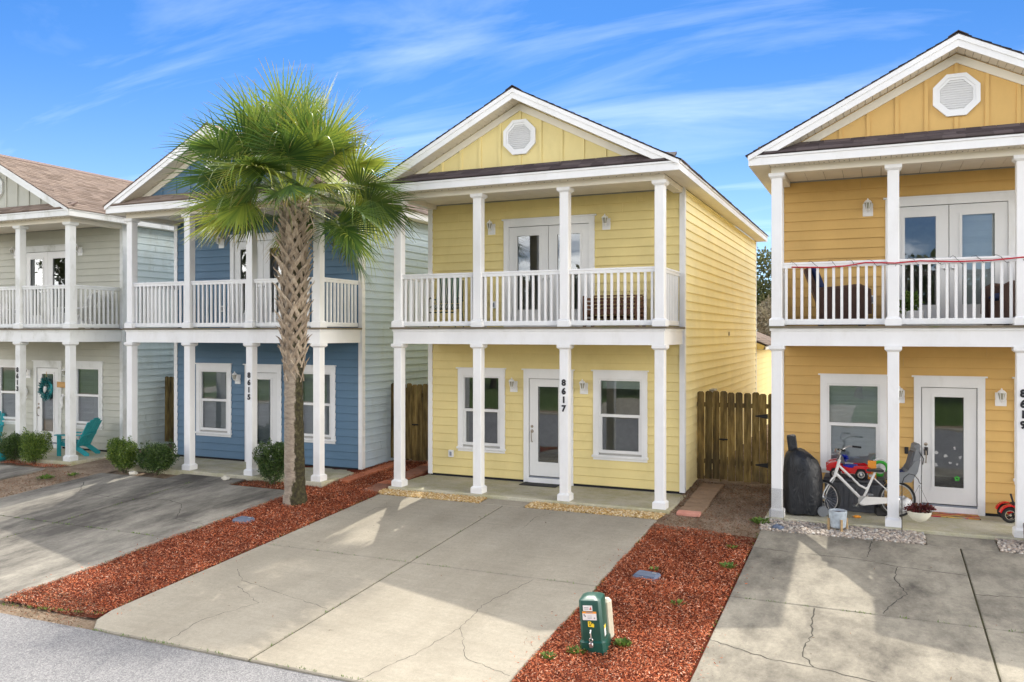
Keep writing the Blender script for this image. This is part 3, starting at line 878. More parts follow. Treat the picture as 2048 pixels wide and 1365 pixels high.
# ------------------------------------------------------------------ ground, road, driveways
def sheet(name, x0, x1, ys, dz, mat, slope_x=0, edge=None):
    mb = MB()
    for i in range(len(ys)-1):
        a, b_ = ys[i], ys[i+1]
        mb.quad((x0, a, gz(a)+dz), (x1, a, gz(a)+dz), (x1, b_, gz(b_)+dz), (x0, b_, gz(b_)+dz))
    return mb.build(name, mat)
tag(sheet('ground', -300, 300, [-300, -40, 5.9, 6, 17.2, 17.3, 40, 400], -.05, M['dirt']), kind='structure')
mb = MB()
def road_y(x): return 7.28+.018*(x+7)
xs = [-60, -14, -9.2, -3.4, -1.7, 8, 60]
for i in range(len(xs)-1):
    a, b_ = xs[i], xs[i+1]
    for (y0, y1) in ((-3.2, 6.0), (6.0, None)):
        ya, yb = (y1, y1) if y1 else (road_y(a), road_y(b_))
        mb.quad((a, y0, gz(y0)-.03), (b_, y0, gz(y0)-.03), (b_, yb, gz(yb)-.03), (a, ya, gz(ya)-.03))
tag(mb.build('road', M['asphalt']), kind='structure')
tag(sheet('lawn', -80, 80, [-60, -3.6], -.035, M['lawn']), kind='structure')
tag(sheet('verge', -80, 80, [-5.2, -3.6], -.028, M['dirt']), kind='structure')
for xa in (-42, -27, -13.5, -4.5, 9): tag(sheet('opposite_driveway', xa, xa+3.4, [-14, -3.6], -.02, M['conc_yel']), kind='structure')
tag(MB().bbox(-80, 80, -3.6, -3.2, -.75, -.52, .02).build('kerb', M['conc_yel']), kind='structure')

def panel(name, x0, x1, y0, y1, mat, parent, yfun=None, cut=0):
    """a concrete slab panel lying on the sloping ground, edges eased; cut = rounded front-left corner"""
    b = .012; mb = MB()
    if cut: out = [(x0, y1), (x0, y0+cut*1.6), (x0+cut*.25, y0+cut*.75), (x0+cut*.9, y0+.02), (x0+cut*1.8, y0), (x1, y0), (x1, y1)]
    else: out = [(x0, y1), (x0, y0), (x1, y0), (x1, y1)]
    cx, cy = (x0+x1)/2, (y0+y1)/2
    top = [(x+(b if x < cx else -b), y+(b if y < cy else -b)) for (x, y) in out]
    n = len(out)
    vs = [(x, y, gz(y)) for (x, y) in top]+[(x, y, gz(y)-b) for (x, y) in out]+[(x, y, gz(y)-.14) for (x, y) in out]
    fs = [tuple(range(n))]
    for r in range(2):
        for i in range(n):
            j = (i+1) % n; fs.append((r*n+i, (r+1)*n+i, (r+1)*n+j, r*n+j))
    mb.add(vs, fs)
    return mb.build(name, mat, parent)
def drive(label, x0, x1, xm, ym, mat, ytop, ybot, walk):
    d = empty('driveway', ((x0+x1)/2, 10.7, 0)); d['kind'] = 'structure'; d['label'] = label
    off = Vector((-(x0+x1)/2, -10.7, 0))
    g = .010
    ps = [panel('concrete_panel', x0, xm-g, ybot, ym-g, mat, d, cut=.3), panel('concrete_panel', xm+g, x1, ybot, ym-g, mat, d),
          panel('concrete_panel', x0, xm-g, ym+g, ytop, mat, d), panel('concrete_panel', xm+g, x1, ym+g, ytop, mat, d)]
    ps.append(panel('walkway_panel', walk[0], walk[1], ytop+.008, walk[2], mat, d))
    mb = MB()
    jz = lambda y: gz(y)-.012
    mb.quad((xm-.02, ybot, jz(ybot)), (xm+.02, ybot, jz(ybot)), (xm+.02, ytop, jz(ytop)), (xm-.02, ytop, jz(ytop)))
    mb.quad((x0, ym-.02, jz(ym-.02)-.001), (x1, ym-.02, jz(ym-.02)-.001), (x1, ym+.02, jz(ym+.02)-.001), (x0, ym+.02, jz(ym+.02)-.001))
    ps.append(mb.build('joint_filler', M['joint'], d))
    for p in ps: p.location = off
    return d, off
DY, offY = drive('pale cracked concrete driveway in front of the yellow house', -9.05, -3.46, -6.36, 10.67, M['conc_yel'], 14.02, 7.24, (-6.85, -5.95, 14.41))
DB, offB = drive('dark stained concrete driveway in front of the blue house', -16.35, -10.80, -13.55, 10.40, M['conc_bl'], 13.72, 7.10, (-14.4, -12.6, 14.24))
DO, offO = drive('blotched concrete driveway in front of the ochre house', -1.75, 3.85, 1.11, 10.90, M['conc_or'], 13.98, 7.40, (.66, 1.62, 14.585))
DG, offG = drive('concrete driveway of the grey-green house at the left edge', -23.6, -18.08, -20.8, 10.2, M['conc_bl'], 13.62, 7.00, (-21.4, -20, 14.06))

def crack(d, off, pts, w=.0036):
    rnd = random.Random(len(pts)*31+int(pts[0][0]*10)); P = []
    for i in range(len(pts)-1):
        a, b_ = Vector(pts[i]), Vector(pts[i+1]); n = max(2, int((b_-a).length/.07))
        for k in range(n):
            p = a.lerp(b_, k/n); j = (0 if (i == 0 and k == 0) else .02)
            P.append(p+Vector((rnd.uniform(-j, j), rnd.uniform(-j, j))))
    P.append(Vector(pts[-1])); mb = MB(); vs = []; fs = []
    for i, p in enumerate(P):
        t = (P[min(i+1, len(P)-1)]-P[max(i-1, 0)]).normalized(); nrm = Vector((-t.y, t.x))*w*rnd.uniform(.4, 1.3)
        for q in (p+nrm, p-nrm): vs.append((q.x, q.y, gz(q.y)+.0015))
    for i in range(len(P)-1): fs.append((2*i, 2*i+1, 2*i+3, 2*i+2))
    mb.add(vs, fs)
    mb.build('crack', M['crack'], d).location = off
for c in ([(-7.9, 14.0), (-8.05, 13.5), (-8.55, 13.1), (-8.5, 12.7)], [(-8.6, 9.55), (-8.2, 9.2), (-7.2, 8.95), (-6.42, 8.75)], [(-8.1, 9.0), (-7.4, 8.6), (-7.7, 7.9), (-7.6, 7.3)],
          [(-5.3, 13.9), (-5.5, 13.4), (-5.45, 12.9)], [(-4.35, 10.6), (-4.6, 9.6), (-4.55, 8.8), (-4.7, 8.0), (-4.95, 7.25)], [(-4.55, 8.8), (-4.1, 8.1), (-3.5, 7.9)]): crack(DY, offY, c)
for c in ([(-14.2, 12.1), (-12.8, 12.3), (-12.3, 12.15), (-11.6, 11.3), (-10.85, 11.2)], [(-15.9, 12.9), (-15.2, 12.2), (-14.2, 12.1)]): crack(DB, offB, c, .009)
for c in ([(-.1, 13.9), (-.15, 13.1)], [(.25, 12.8), (.2, 12.3), (.32, 11.7), (.1, 11.2), (.05, 10.95)], [(-1.7, 13.0), (-.3, 12.95), (.25, 12.8), (1.1, 12.7)],
          [(-.72, 10.85), (-.7, 10.0), (-.76, 9.5), (-.62, 9.2)], [(-1.75, 9.5), (-1.1, 9.25), (-.62, 9.2), (.2, 9.0)], [(1.12, 12.0), (1.8, 12.1), (2.6, 12.2)]): crack(DO, offO, c, .008)

# ------------------------------------------------------------------ loose stuff: chips, gravel
def rand_in(poly, n, rng):
    p = np.array(poly); x0, y0 = p.min(0); x1, y1 = p.max(0); out = np.zeros((0, 2))
    while len(out) < n:
        q = rng.uniform((x0, y0), (x1, y1), (n*2, 2)); ins = np.zeros(len(q), bool); j = len(p)-1
        for i in range(len(p)):
            c = ((p[i, 1] > q[:, 1]) != (p[j, 1] > q[:, 1])) & (q[:, 0] < (p[j, 0]-p[i, 0])*(q[:, 1]-p[i, 1])/(p[j, 1]-p[i, 1]+1e-12)+p[i, 0])
            ins ^= c; j = i
        out = np.vstack([out, q[ins]])
    return out[:n]
vgz = np.vectorize(gz)
def mound(x, y, s=0): return .012*np.sin(x*3.1+s)*np.sin(y*2.3+s*2)+.008*np.sin(x*9+y*7)
def chips(name, poly, n, mat, label, cat, seed, lmin=.012, lmax=.038, base=-.005, high=.022, wk=.35):
    rng = np.random.default_rng(seed); P = rand_in(poly, n, rng)
    L_ = rng.uniform(lmin, lmax, n); Wd = L_*rng.uniform(.18, wk, n); a = rng.uniform(0, 2*np.pi, n)
    tilt = rng.normal(0, .38, n); roll = rng.normal(0, .5, n)
    z = vgz(P[:, 1])+mound(P[:, 0], P[:, 1])+base+rng.uniform(0, high, n)
    u = np.stack([np.cos(a)*np.cos(tilt), np.sin(a)*np.cos(tilt), np.sin(tilt)], 1)
    v0 = np.stack([-np.sin(a), np.cos(a), np.zeros(n)], 1); w0 = np.cross(u, v0)
    v = v0*np.cos(roll)[:, None]+w0*np.sin(roll)[:, None]; w = np.cross(u, v)
    c = np.stack([P[:, 0], P[:, 1], z], 1); bend = (L_*rng.normal(0, .10, n))[:, None]
    hu, hv = u*(L_/2)[:, None], v*(Wd/2)[:, None]
    t1, t2 = rng.uniform(.3, 1, (n, 1)), rng.uniform(.3, 1, (n, 1))
    V = np.stack([c-hu-hv*t1, c-hu+hv*t1, c+w*bend-hv, c+w*bend+hv, c+hu-hv*t2, c+hu+hv*t2], 1).reshape(-1, 3)
    k = (np.arange(n)*6)[:, None]
    Fq = np.concatenate([k+np.array([[0, 2, 3, 1]]), k+np.array([[2, 4, 5, 3]])], 1).reshape(-1, 4)
    return tag(link(name, raw_mesh(name, V, Fq, mat)), label, cat, kind='stuff')
def bed(name, poly, dz, mat):
    """gently uneven floor of a planting bed"""
    p = np.array(poly); x0, y0 = p.min(0); x1, y1 = p.max(0)
    nx, ny = max(2, int((x1-x0)/.15)), max(2, int((y1-y0)/.15)); mb = MB(); idx = {}
    for i in range(nx+1):
        for j in range(ny+1):
            x, y = x0+(x1-x0)*i/nx, y0+(y1-y0)*j/ny
            idx[(i, j)] = len(mb.v); mb.v.append((x, y, gz(y)+dz+float(mound(x, y))))
    for i in range(nx):
        for j in range(ny): mb.f.append((idx[(i, j)], idx[(i+1, j)], idx[(i+1, j+1)], idx[(i, j+1)])); mb.m.append(0)
    return tag(mb.build(name, mat), kind='structure')
LB = [(-10.80, 7.45), (-9.06, 7.55), (-9.06, 14.4), (-9.3, 17), (-10.6, 17), (-10.6, 14.2), (-11.6, 14.2), (-12.5, 14.1), (-12.4, 13.74), (-10.80, 13.7)]
RB = [(-3.45, 6.9), (-1.77, 6.9), (-1.77, 13.0), (-2.2, 13.6), (-3.35, 13.75), (-3.45, 13.75)]
bed('garden_bed', [(-12.6, 7.5), (-9.04, 17.0)], -.022, M['mulch_base'])
bed('garden_bed', [(-3.48, 6.6), (-1.72, 13.6)], -.022, M['mulch_base'])
bed('side_path', [(-3.5, 13.6), (-1.6, 17.4)], -.02, M['dirt'])
bed('side_path', [(-18.2, 6.9), (-16.3, 17.0)], -.03, M['dirt'])
chips('mulch', LB, 60000, M['mulch'], 'strip of red wood mulch between the blue and yellow driveways', 'mulch', 1)
chips('mulch', RB, 60000, M['mulch'], 'strip of red wood mulch between the yellow and ochre driveways', 'mulch', 2)
chips('mulch', [(-19.9, 13.75), (-18.0, 13.75), (-17.7, 14.05), (-19.9, 14.05)], 2200, M['mulch'], 'patch of red mulch under the far left bushes', 'mulch', 3)
chips('leaf_litter', [(-3.45, 13.3), (-1.75, 13.0), (-1.75, 17.0), (-3.4, 17.0)], 9000, M['litter'], 'brown leaf litter on the side path by the wooden gate', 'leaf litter', 4, .012, .045, -.008, .012)
chips('leaf_litter', [(-18.05, 7.2), (-16.38, 7.2), (-16.4, 13.6), (-18.05, 13.7)], 5000, M['litter'], 'sparse bark litter on the sandy strip beside the blue driveway', 'leaf litter', 5, .015, .05, -.022, .012)
chips('leaf_litter', [(-12.6, 13.74), (-11.0, 13.74), (-11.0, 14.22), (-12.6, 14.22)], 1800, M['litter'], 'brown litter in the small bed in front of the blue porch', 'leaf litter', 6, .012, .04)
chips('leaf_litter', [(-10.8, 7.15), (-9.1, 7.2), (-9.1, 7.75), (-10.8, 8.1)], 1500, M['litter'], 'tan litter at the road end of the left mulch strip', 'leaf litter', 7, .012, .04)

chips('mulch_spill', [(-9.05, 7.6), (-8.75, 7.6), (-8.9, 13.6), (-9.05, 13.9)], 130, M['mulch'], 'stray wood chips on the left edge of the yellow driveway', 'mulch', 21, .012, .035, .004, .003)
chips('mulch_spill', [(-3.75, 7.4), (-3.46, 7.4), (-3.46, 13.9), (-3.6, 13.6)], 170, M['mulch'], 'stray wood chips on the right edge of the yellow driveway', 'mulch', 22, .012, .035, .004, .003)
chips('mulch_spill', [(-1.75, 7.6), (-1.5, 7.6), (-1.65, 13.6), (-1.75, 13.6)], 110, M['mulch'], 'stray wood chips on the left edge of the ochre driveway', 'mulch', 23, .012, .035, .004, .003)
chips('mulch_spill', [(-11.1, 7.6), (-10.8, 7.6), (-10.8, 13.5), (-10.95, 13.5)], 120, M['mulch'], 'stray wood chips on the right edge of the blue driveway', 'mulch', 24, .012, .035, .004, .003)
chips('leaf_litter', [(-8.9, 7.4), (-3.6, 7.4), (-3.6, 13.9), (-8.9, 13.9)], 70, M['litter'], 'few dry leaves scattered over the yellow driveway', 'leaf litter', 25, .015, .04, .004, .003)
chips('leaf_litter', [(-1.6, 8), (3, 8), (3, 13.9), (-1.6, 13.9)], 60, M['litter'], 'few dry leaves scattered over the ochre driveway', 'leaf litter', 26, .015, .04, .004, .003)
ICO_V = None
def pebbles(name, poly, n, mat, label, seed, r0=.010, r1=.022, high=.018):
    rng = np.random.default_rng(seed); P = rand_in(poly, n, rng)
    t = (1+5**.5)/2
    B = np.array([(-1, t, 0), (1, t, 0), (-1, -t, 0), (1, -t, 0), (0, -1, t), (0, 1, t), (0, -1, -t), (0, 1, -t), (t, 0, -1), (t, 0, 1), (-t, 0, -1), (-t, 0, 1)])/1.902
    Fi = np.array([(0,11,5),(0,5,1),(0,1,7),(0,7,10),(0,10,11),(1,5,9),(5,11,4),(11,10,2),(10,7,6),(7,1,8),(3,9,4),(3,4,2),(3,2,6),(3,6,8),(3,8,9),(4,9,5),(2,4,11),(6,2,10),(8,6,7),(9,8,1)])
    s = rng.uniform(r0, r1, (n, 1, 1))*rng.uniform(.6, 1.25, (n, 1, 3))*np.array([1, 1, .7])
    V = B[None]*s+rng.normal(0, .0008, (n, 12, 3)); a = rng.uniform(0, 6.28, n)
    c, s_ = np.cos(a)[:, None], np.sin(a)[:, None]
    x, y = V[:, :, 0]*c-V[:, :, 1]*s_, V[:, :, 0]*s_+V[:, :, 1]*c
    z = V[:, :, 2]+(vgz(P[:, 1])+rng.uniform(-.012, high, n))[:, None]
    V = np.stack([x+P[:, 0:1], y+P[:, 1:2], z], 2).reshape(-1, 3)
    Fq = (Fi[None]+(np.arange(n)*12)[:, None, None]).reshape(-1, 3)
    return tag(link(name, raw_mesh(name, V, Fq, mat, True)), label, 'gravel', kind='stuff')
for (x0, x1, y0, y1) in ((-9.2, -6.86, 14.0, 14.43), (-5.94, -3.4, 14.0, 14.43)): tag(sheet('gravel_bed', x0, x1, [y0, y1], -.022, M['gravel_base']), kind='structure')
for (x0, x1, y0, y1) in ((-1.9, .65, 13.97, 14.61), (1.63, 3.9, 13.97, 14.61)): tag(sheet('gravel_bed', x0, x1, [y0, y1], -.03, M['gravel_base']), kind='structure')
pebbles('gravel', [(-9.2, 14.2), (-9.0, 14.03), (-6.87, 14.03), (-6.87, 14.41), (-9.15, 14.41)], 4200, M['pea'], 'golden pea gravel left of the yellow porch walkway', 11)
pebbles('gravel', [(-5.93, 14.03), (-3.47, 14.03), (-3.4, 14.41), (-5.93, 14.41)], 4400, M['pea'], 'golden pea gravel right of the yellow porch walkway', 12)
pebbles('gravel', [(-1.75, 13.99), (.64, 13.99), (.64, 14.6), (-1.85, 14.6)], 3600, M['pebble'], 'mixed grey river pebbles in front of the ochre porch', 13, .016, .034)
pebbles('gravel', [(1.64, 13.99), (3.8, 13.99), (3.8, 14.6), (1.64, 14.6)], 2800, M['pebble'], 'mixed river pebbles at the right edge of the ochre porch', 14, .016, .034)

# ------------------------------------------------------------------ pavers
def paver_path(label, cells, mat):
    e = empty('paver_path', (cells[0][0], cells[0][1], gz(cells[0][1])), 0, label, 'path'); o = e.location.copy()
    for (x, y, w, l, rz, m) in cells:
        MB().bbox(-w/2, w/2, -l/2, l/2, -.04, .022, .006).build('paver', M[m], e, loc=Vector((x, y, gz(y)))-o, rot=(math.atan(.0615), 0, rz))
    return e
rr = random.Random(3)
paver_path('row of bright terracotta pavers beside the blue porch slab', [(-10.38+.06*k*.2+rr.uniform(-.012, .012), 14.85+k*.205, .27, .2, rr.uniform(-.04, .04), 'paver') for k in range(10)], 'paver')
paver_path('row of dull terracotta pavers beside the yellow porch slab', [(-9.36+rr.uniform(-.02, .02), 14.30+k*.30, .38, .29, rr.uniform(-.05, .05), 'paver' if k in (2, 8) else 'paver_dk') for k in range(9)], 'paver_dk')
paver_path('weathered tan stepping pavers leading to the right wooden gate', [(-3.02+rr.uniform(-.012, .012), 14.62+k*.31+.16, .42, .30, rr.uniform(-.02, .02), 'paver_tan') for k in range(7)], 'paver_tan')
tag(MB().bbox(-.2, .2, -.09, .09, -.03, .03, .006).build('paver', M['tile_pink'], None, loc=(-3.03, 14.53, gz(14.53)+.008), rot=(math.atan(.0615), 0, .03)), 'pink paver at the near end of the tan stepping path', 'paver')

# ------------------------------------------------------------------ wooden gates between the houses
def picket_mesh(w, h):
    return cached(('picket', w, h), lambda: MB().prism([(-w/2, 0), (w/2, 0), (w/2, h-.03), (w/2-.03, h), (-w/2+.03, h), (-w/2, h-.03)], -.011, .011, 'y').mesh('picket', M['fence']))
def gate(x0, x1, y, label, latch_x, hinge_x, split):
    e = empty('wooden_gate', ((x0+x1)/2, y, gz(y)), 0, label, 'gate', 'weathered picket gates between the houses')
    n = int((x1-x0)/.143); w = (x1-x0)/n; rnd = random.Random(int(-x0*10))
    for k in range(n):
        x = x0+w*(k+.5)-(x0+x1)/2
        link('picket', picket_mesh(.136, 1.78), e, (x, 0, .03+rnd.uniform(-.02, .02)), (0, rnd.uniform(-.008, .008), 0))
    for z in (.35, 1.5): MB().box(x0-(x0+x1)/2, x1-(x0+x1)/2, .012, .05, z, z+.09).build('cross_rail', M['fence'], e)
    for xp in (split,): MB().box(xp-(x0+x1)/2-.012, xp-(x0+x1)/2+.012, -.02, .08, 0, 1.72).build('gate_post', M['fence'], e)
    lx = latch_x-(x0+x1)/2
    MB().box(lx-.09, lx+.07, -.03, -.012, .84, .87).lathe([(.012, 0), (.012, .04), (.022, .05), (.001, .06)], 10, Matrix.Translation((lx, -.03, .855)) @ rotM('X', R(90))).build('latch', M['iron'], e)
    hx = hinge_x-(x0+x1)/2
    for z in (.38, 1.35): MB().prism([(hx, z-.05), (hx, z+.05), (hx-.24, z+.012), (hx-.24, z-.012)], -.024, -.0115, 'y').build('hinge', M['iron'], e)
    return e
gate(-3.40, -1.70, 17.1, 'weathered mossy picket gate between the yellow and ochre houses', -2.85, -2.0, -2.92)
gate(-10.64, -9.05, 17.0, 'weathered dark picket gate between the blue and yellow houses', -9.95, -9.15, -10.2)
gate(-17.85, -16.3, 17.0, 'weathered picket gate between the grey-green and blue houses', -17.2, -16.4, -17.3)
# ------------------------------------------------------------------ palm tree
def palm_mats():
    m, N, L, b = nodes('palm_leaf')
    at = N.new('ShaderNodeAttribute'); at.attribute_name = 'tone'
    sp = N.new('ShaderNodeSeparateColor'); L.new(at.outputs['Color'], sp.inputs[0])
    c = nramp(N, L, sp.outputs[0], [(0, (.045, .10, .022)), (.35, (.12, .195, .032)), (.65, (.24, .31, .045)), (1, (.40, .44, .07))])
    c = nmix(N, L, sp.outputs[1], c, nramp(N, L, sp.outputs[2], [(0, (.40, .25, .02)), (.5, (.30, .16, .035)), (1, (.34, .27, .16))]))
    L.new(c, b.inputs['Base Color']); b.inputs['Roughness'].default_value = .38; b.inputs['Specular IOR Level'].default_value = .55
    t = N.new('ShaderNodeBsdfTranslucent'); L.new(c, t.inputs[0])
    mx = N.new('ShaderNodeMixShader'); mx.inputs[0].default_value = .32
    L.new(b.outputs[0], mx.inputs[1]); L.new(t.outputs[0], mx.inputs[2]); L.new(mx.outputs[0], N['Material Output'].inputs[0])
    M['palm'] = m
    m, N, L, b = nodes('palm_trunk_bark')
    n1 = nnoise(N, L, 5, 6, .7, stretch=(1.5, 1.5, 4))
    c = nramp(N, L, n1, [(.3, (.17, .135, .10)), (.5, (.29, .24, .185)), (.7, (.38, .33, .26))])
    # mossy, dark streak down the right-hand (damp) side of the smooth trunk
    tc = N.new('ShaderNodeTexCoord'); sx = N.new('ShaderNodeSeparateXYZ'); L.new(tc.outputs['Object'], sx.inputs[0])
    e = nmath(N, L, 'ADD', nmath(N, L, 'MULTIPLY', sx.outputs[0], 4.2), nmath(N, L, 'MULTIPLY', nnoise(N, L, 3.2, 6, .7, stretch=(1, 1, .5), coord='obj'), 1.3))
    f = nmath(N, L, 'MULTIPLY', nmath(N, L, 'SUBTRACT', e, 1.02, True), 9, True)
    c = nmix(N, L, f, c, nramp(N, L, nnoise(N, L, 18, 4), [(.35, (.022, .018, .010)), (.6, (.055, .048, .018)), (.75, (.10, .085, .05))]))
    L.new(c, b.inputs['Base Color']); b.inputs['Roughness'].default_value = .95
    nbump(N, L, b, nnoise(N, L, 9, 6, .7, stretch=(2, 2, 9)), .7, .02)
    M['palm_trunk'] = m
    m, N, L, b = nodes('palm_boot')
    oi = N.new('ShaderNodeObjectInfo')
    c = nramp(N, L, nnoise(N, L, 6, 5, .65, stretch=(3, 3, 1)), [(.3, (.22, .17, .12)), (.5, (.39, .325, .25)), (.72, (.50, .44, .36))])
    c = nmix(N, L, 1.0, c, nramp(N, L, oi.outputs['Random'], [(0, (.72, .68, .64)), (1, (1.15, 1.12, 1.08))]), 'MULTIPLY')
    L.new(c, b.inputs['Base Color']); b.inputs['Roughness'].default_value = .9
    nbump(N, L, b, nnoise(N, L, 26, 5, .7, stretch=(3, 3, .7)), .5, .01)
    M['palm_boot'] = m
palm_mats()
PX, PY = -10.27, 12.97
palm = empty('palm_tree', (PX, PY, gz(PY)), 0, 'tall cabbage palm with criss-cross leaf bases standing in the left mulch strip', 'palm tree')
ptop = 5.75
mb = MB(); rr = random.Random(5); prof = []
for i in range(60):
    z = -.1+i*.1
    r = .200-.025*min(1, z/2.0)+(.03 if z < .15 else 0)
    if z > 2.3: r = .172+.03*math.sin((z-2.3)/3.4*math.pi)
    prof.append((r*(1+.025*math.sin(i*2.9)+rr.uniform(-.02, .02)), z))
prof = [p for p in prof if p[1] <= ptop]
NS = 22; vs = []; fs = []
for i, (r, z) in enumerate(prof):
    for k in range(NS):
        a = 2*math.pi*k/NS; q = r*(1+.03*math.sin(3*a+z*.7)+rr.uniform(-.018, .018))
        vs.append((q*math.cos(a)-.045*math.sin(min(z, 5)/5*math.pi)*.6, q*math.sin(a), z))
for i in range(len(prof)-1):
    for k in range(NS): fs.append((i*NS+k, i*NS+(k+1) % NS, (i+1)*NS+(k+1) % NS, (i+1)*NS+k))
mb.add(vs, fs)
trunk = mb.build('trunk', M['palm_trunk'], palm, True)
def boot_mesh(v):
    rb = random.Random(v); mb = MB()
    top = rb.uniform(.30, .40); out = rb.uniform(.06, .13)
    for s in (-1, 1):            # two straps run down and apart round the trunk
        w0, w1 = .042, .058
        pts = [(0, .05+out, top), (s*.03, .05+out*.62, top*.74), (s*.085, .045, top*.40), (s*.15, .0, .02), (s*.19, -.055, -.12)]
        L_, R_ = [], []
        for i, p in enumerate(pts):
            w = w0+(w1-w0)*i/(len(pts)-1)
            L_.append(Vector(p)+Vector((-w*.75, 0, -s*w*.35))); R_.append(Vector(p)+Vector((w*.75, 0, s*w*.35)))
        vs = []
        for a, c in zip(L_, R_):
            m_ = (a+c)/2+Vector((0, .014, 0))
            vs += [a, m_, c, c+Vector((0, -.02, 0)), a+Vector((0, -.02, 0))]
        fs = []
        for i in range(len(pts)-1):
            for k in range(5): fs.append((i*5+k, i*5+(k+1) % 5, (i+1)*5+(k+1) % 5, (i+1)*5+k))
        fs += [(4, 3, 2, 1, 0), tuple((len(pts)-1)*5+k for k in range(5))]
        mb.add(vs, fs)
    # broken stub end
    e = Vector((0, .05+out, top)); mb.tube([e+Vector((0, -.03, -.03)), e+Vector((0, .02+rb.uniform(0, .05), .05)), e+Vector((rb.uniform(-.02, .02), .05+rb.uniform(0, .05), .10))], [.036, .026, .010], 6, flat=.5)
    return mb.mesh('leaf_boot', M['palm_boot'])
BM_ = [boot_mesh(k) for k in range(5)]
z = 2.42; row = 0
while z < 5.62:
    n = 7
    for k in range(n):
        a = 2*math.pi*(k+.5*(row % 2))/n+rr.uniform(-.09, .09)
        t = (z-2.42)/3.2; r = .13+.06*math.sin(min(1, t*1.15)*math.pi)
        sc_ = rr.uniform(.70, .92)*(.88+.18*t)
        if z < 2.6 and rr.random() < .2: continue
        link('leaf_boot', BM_[rr.randrange(5)], trunk, (r*math.cos(a)-.02, r*math.sin(a), z+rr.uniform(-.03, .03)), (rr.uniform(-.12, .05)-.05*t, rr.uniform(-.1, .1), a-math.pi/2), (sc_, sc_*(.85+.25*t), sc_))
    z += .135; row += 1

def frond(az, el, seed, dry):
    """one costapalmate fan leaf: stalk, recurved rib, blades hanging at their tips"""
    rb = random.Random(seed); V = []; Fc = []; T = []
    def strip(pts, ws, side, tone, tips, kink=.35):
        k0 = len(V)
        for i, p in enumerate(pts):
            w = ws[i]; fold = Vector((0, 0, -w*kink))
            V.extend([p-side*w+fold, p, p+side*w+fold]); T.extend([(tone, tips[i][0], tips[i][1])]*3)
        for i in range(len(pts)-1):
            a = k0+i*3
            Fc.extend([(a, a+1, a+4, a+3), (a+1, a+2, a+5, a+4)])
    d0 = Vector((math.cos(az)*math.cos(el), math.sin(az)*math.cos(el), math.sin(el)))
    p = Vector((math.cos(az)*.12, math.sin(az)*.12, 0)); d = d0.copy()
    PL = rb.uniform(.70, 1.34) if el < .9 else rb.uniform(.65, 1.1)
    pts = [p.copy()]; n = 7; g = .02+.035*max(0, math.cos(el))
    for i in range(n):
        d = (d+Vector((0, 0, -g))).normalized(); p = p+d*(PL/n); pts.append(p.copy())
    side = d.cross(Vector((0, 0, 1)));
    if side.length < .1: side = Vector((-math.sin(az), math.cos(az), 0))
    side.normalize()
    strip(pts, [.026-.012*i/n for i in range(n+1)], side, .75, [(0, 0)]*(n+1), .5)
    up = side.cross(d).normalized()
    tilt = rb.uniform(-1.0, 1.0); vee = .22 if el > .8 else rb.choice([-.55, -.3, .1, .25]); side = (side*math.cos(tilt)+up*math.sin(tilt)).normalized(); up = side.cross(d).normalized()
    # rib continues into the fan, curving down
    rib = [pts[-1].copy()]; rd = d.copy(); RL = rb.uniform(.42, .58)
    for i in range(6):
        rd = (rd+Vector((0, 0, -.075))).normalized(); rib.append(rib[-1]+rd*(RL/6))
    nb = rb.randint(38, 46); base_tone = rb.choice([.05, .2, .35, .5, .7, .9])
    for k in range(nb):
        u = (k+.5)/nb*2-1                       # -1 .. 1 across the fan
        a = u*R(112)
        ri = (1-abs(u))**.8*5.0; i0 = int(ri); o = rib[i0].lerp(rib[min(i0+1, 6)], ri-i0)
        f = (rib[min(i0+1, 6)]-rib[max(i0-1, 0)]).normalized()
        bd = (f*math.cos(a)+side*math.sin(a)+up*vee*abs(math.sin(a))).normalized()
        Lb = rb.uniform(.86, 1.10)*(.88 if el < .25 else 1)*(1-.28*abs(u)**2.2)*(1.0 if el > -.2 else .95)
        bs = bd.cross(up)
        if bs.length < .05: bs = side.copy()
        bs.normalize()
        q = o.copy(); bp = [q.copy()]; m_ = 7; limp = rb.uniform(.1, .9); broke = rb.random() < .13
        for i in range(m_):
            s = (i+1)/m_
            drop = .012+.13*limp*max(0, s-.45)*1.7
            if broke and s > .5: drop += .5
            bd = (bd+Vector((rb.uniform(-.02, .02), rb.uniform(-.02, .02), -drop))).normalized()
            q = q+bd*(Lb/m_); bp.append(q.copy())
        W0 = .0185
        ws = [.008, W0*.85, W0, W0*.95, W0*.72, W0*.48, W0*.26, .002]
        yel = dry*rb.uniform(.5, 1.2); kind = rb.choice([0, 0, .4, .9]) if dry > .25 else rb.choice([.5, 1])
        tips = [(min(1, max(0, (s-(1-yel*.75))*4)) if yel > .05 else (.8 if s > .93 else 0), kind) for s in [i/m_ for i in range(m_+1)]]
        strip(bp, ws, bs, min(1, max(0, base_tone+rb.uniform(-.22, .22))), tips, .30)
    me = raw_mesh('frond', [tuple(v) for v in V], Fc, M['palm'], False)
    ca = me.color_attributes.new('tone', 'FLOAT_COLOR', 'POINT')
    ca.data.foreach_set('color', np.array([(*t, 1) for t in T], dtype=np.float32).ravel())
    return me
rr = random.Random(21)
NF = 70; top = Vector((-.03, 0, 5.72))
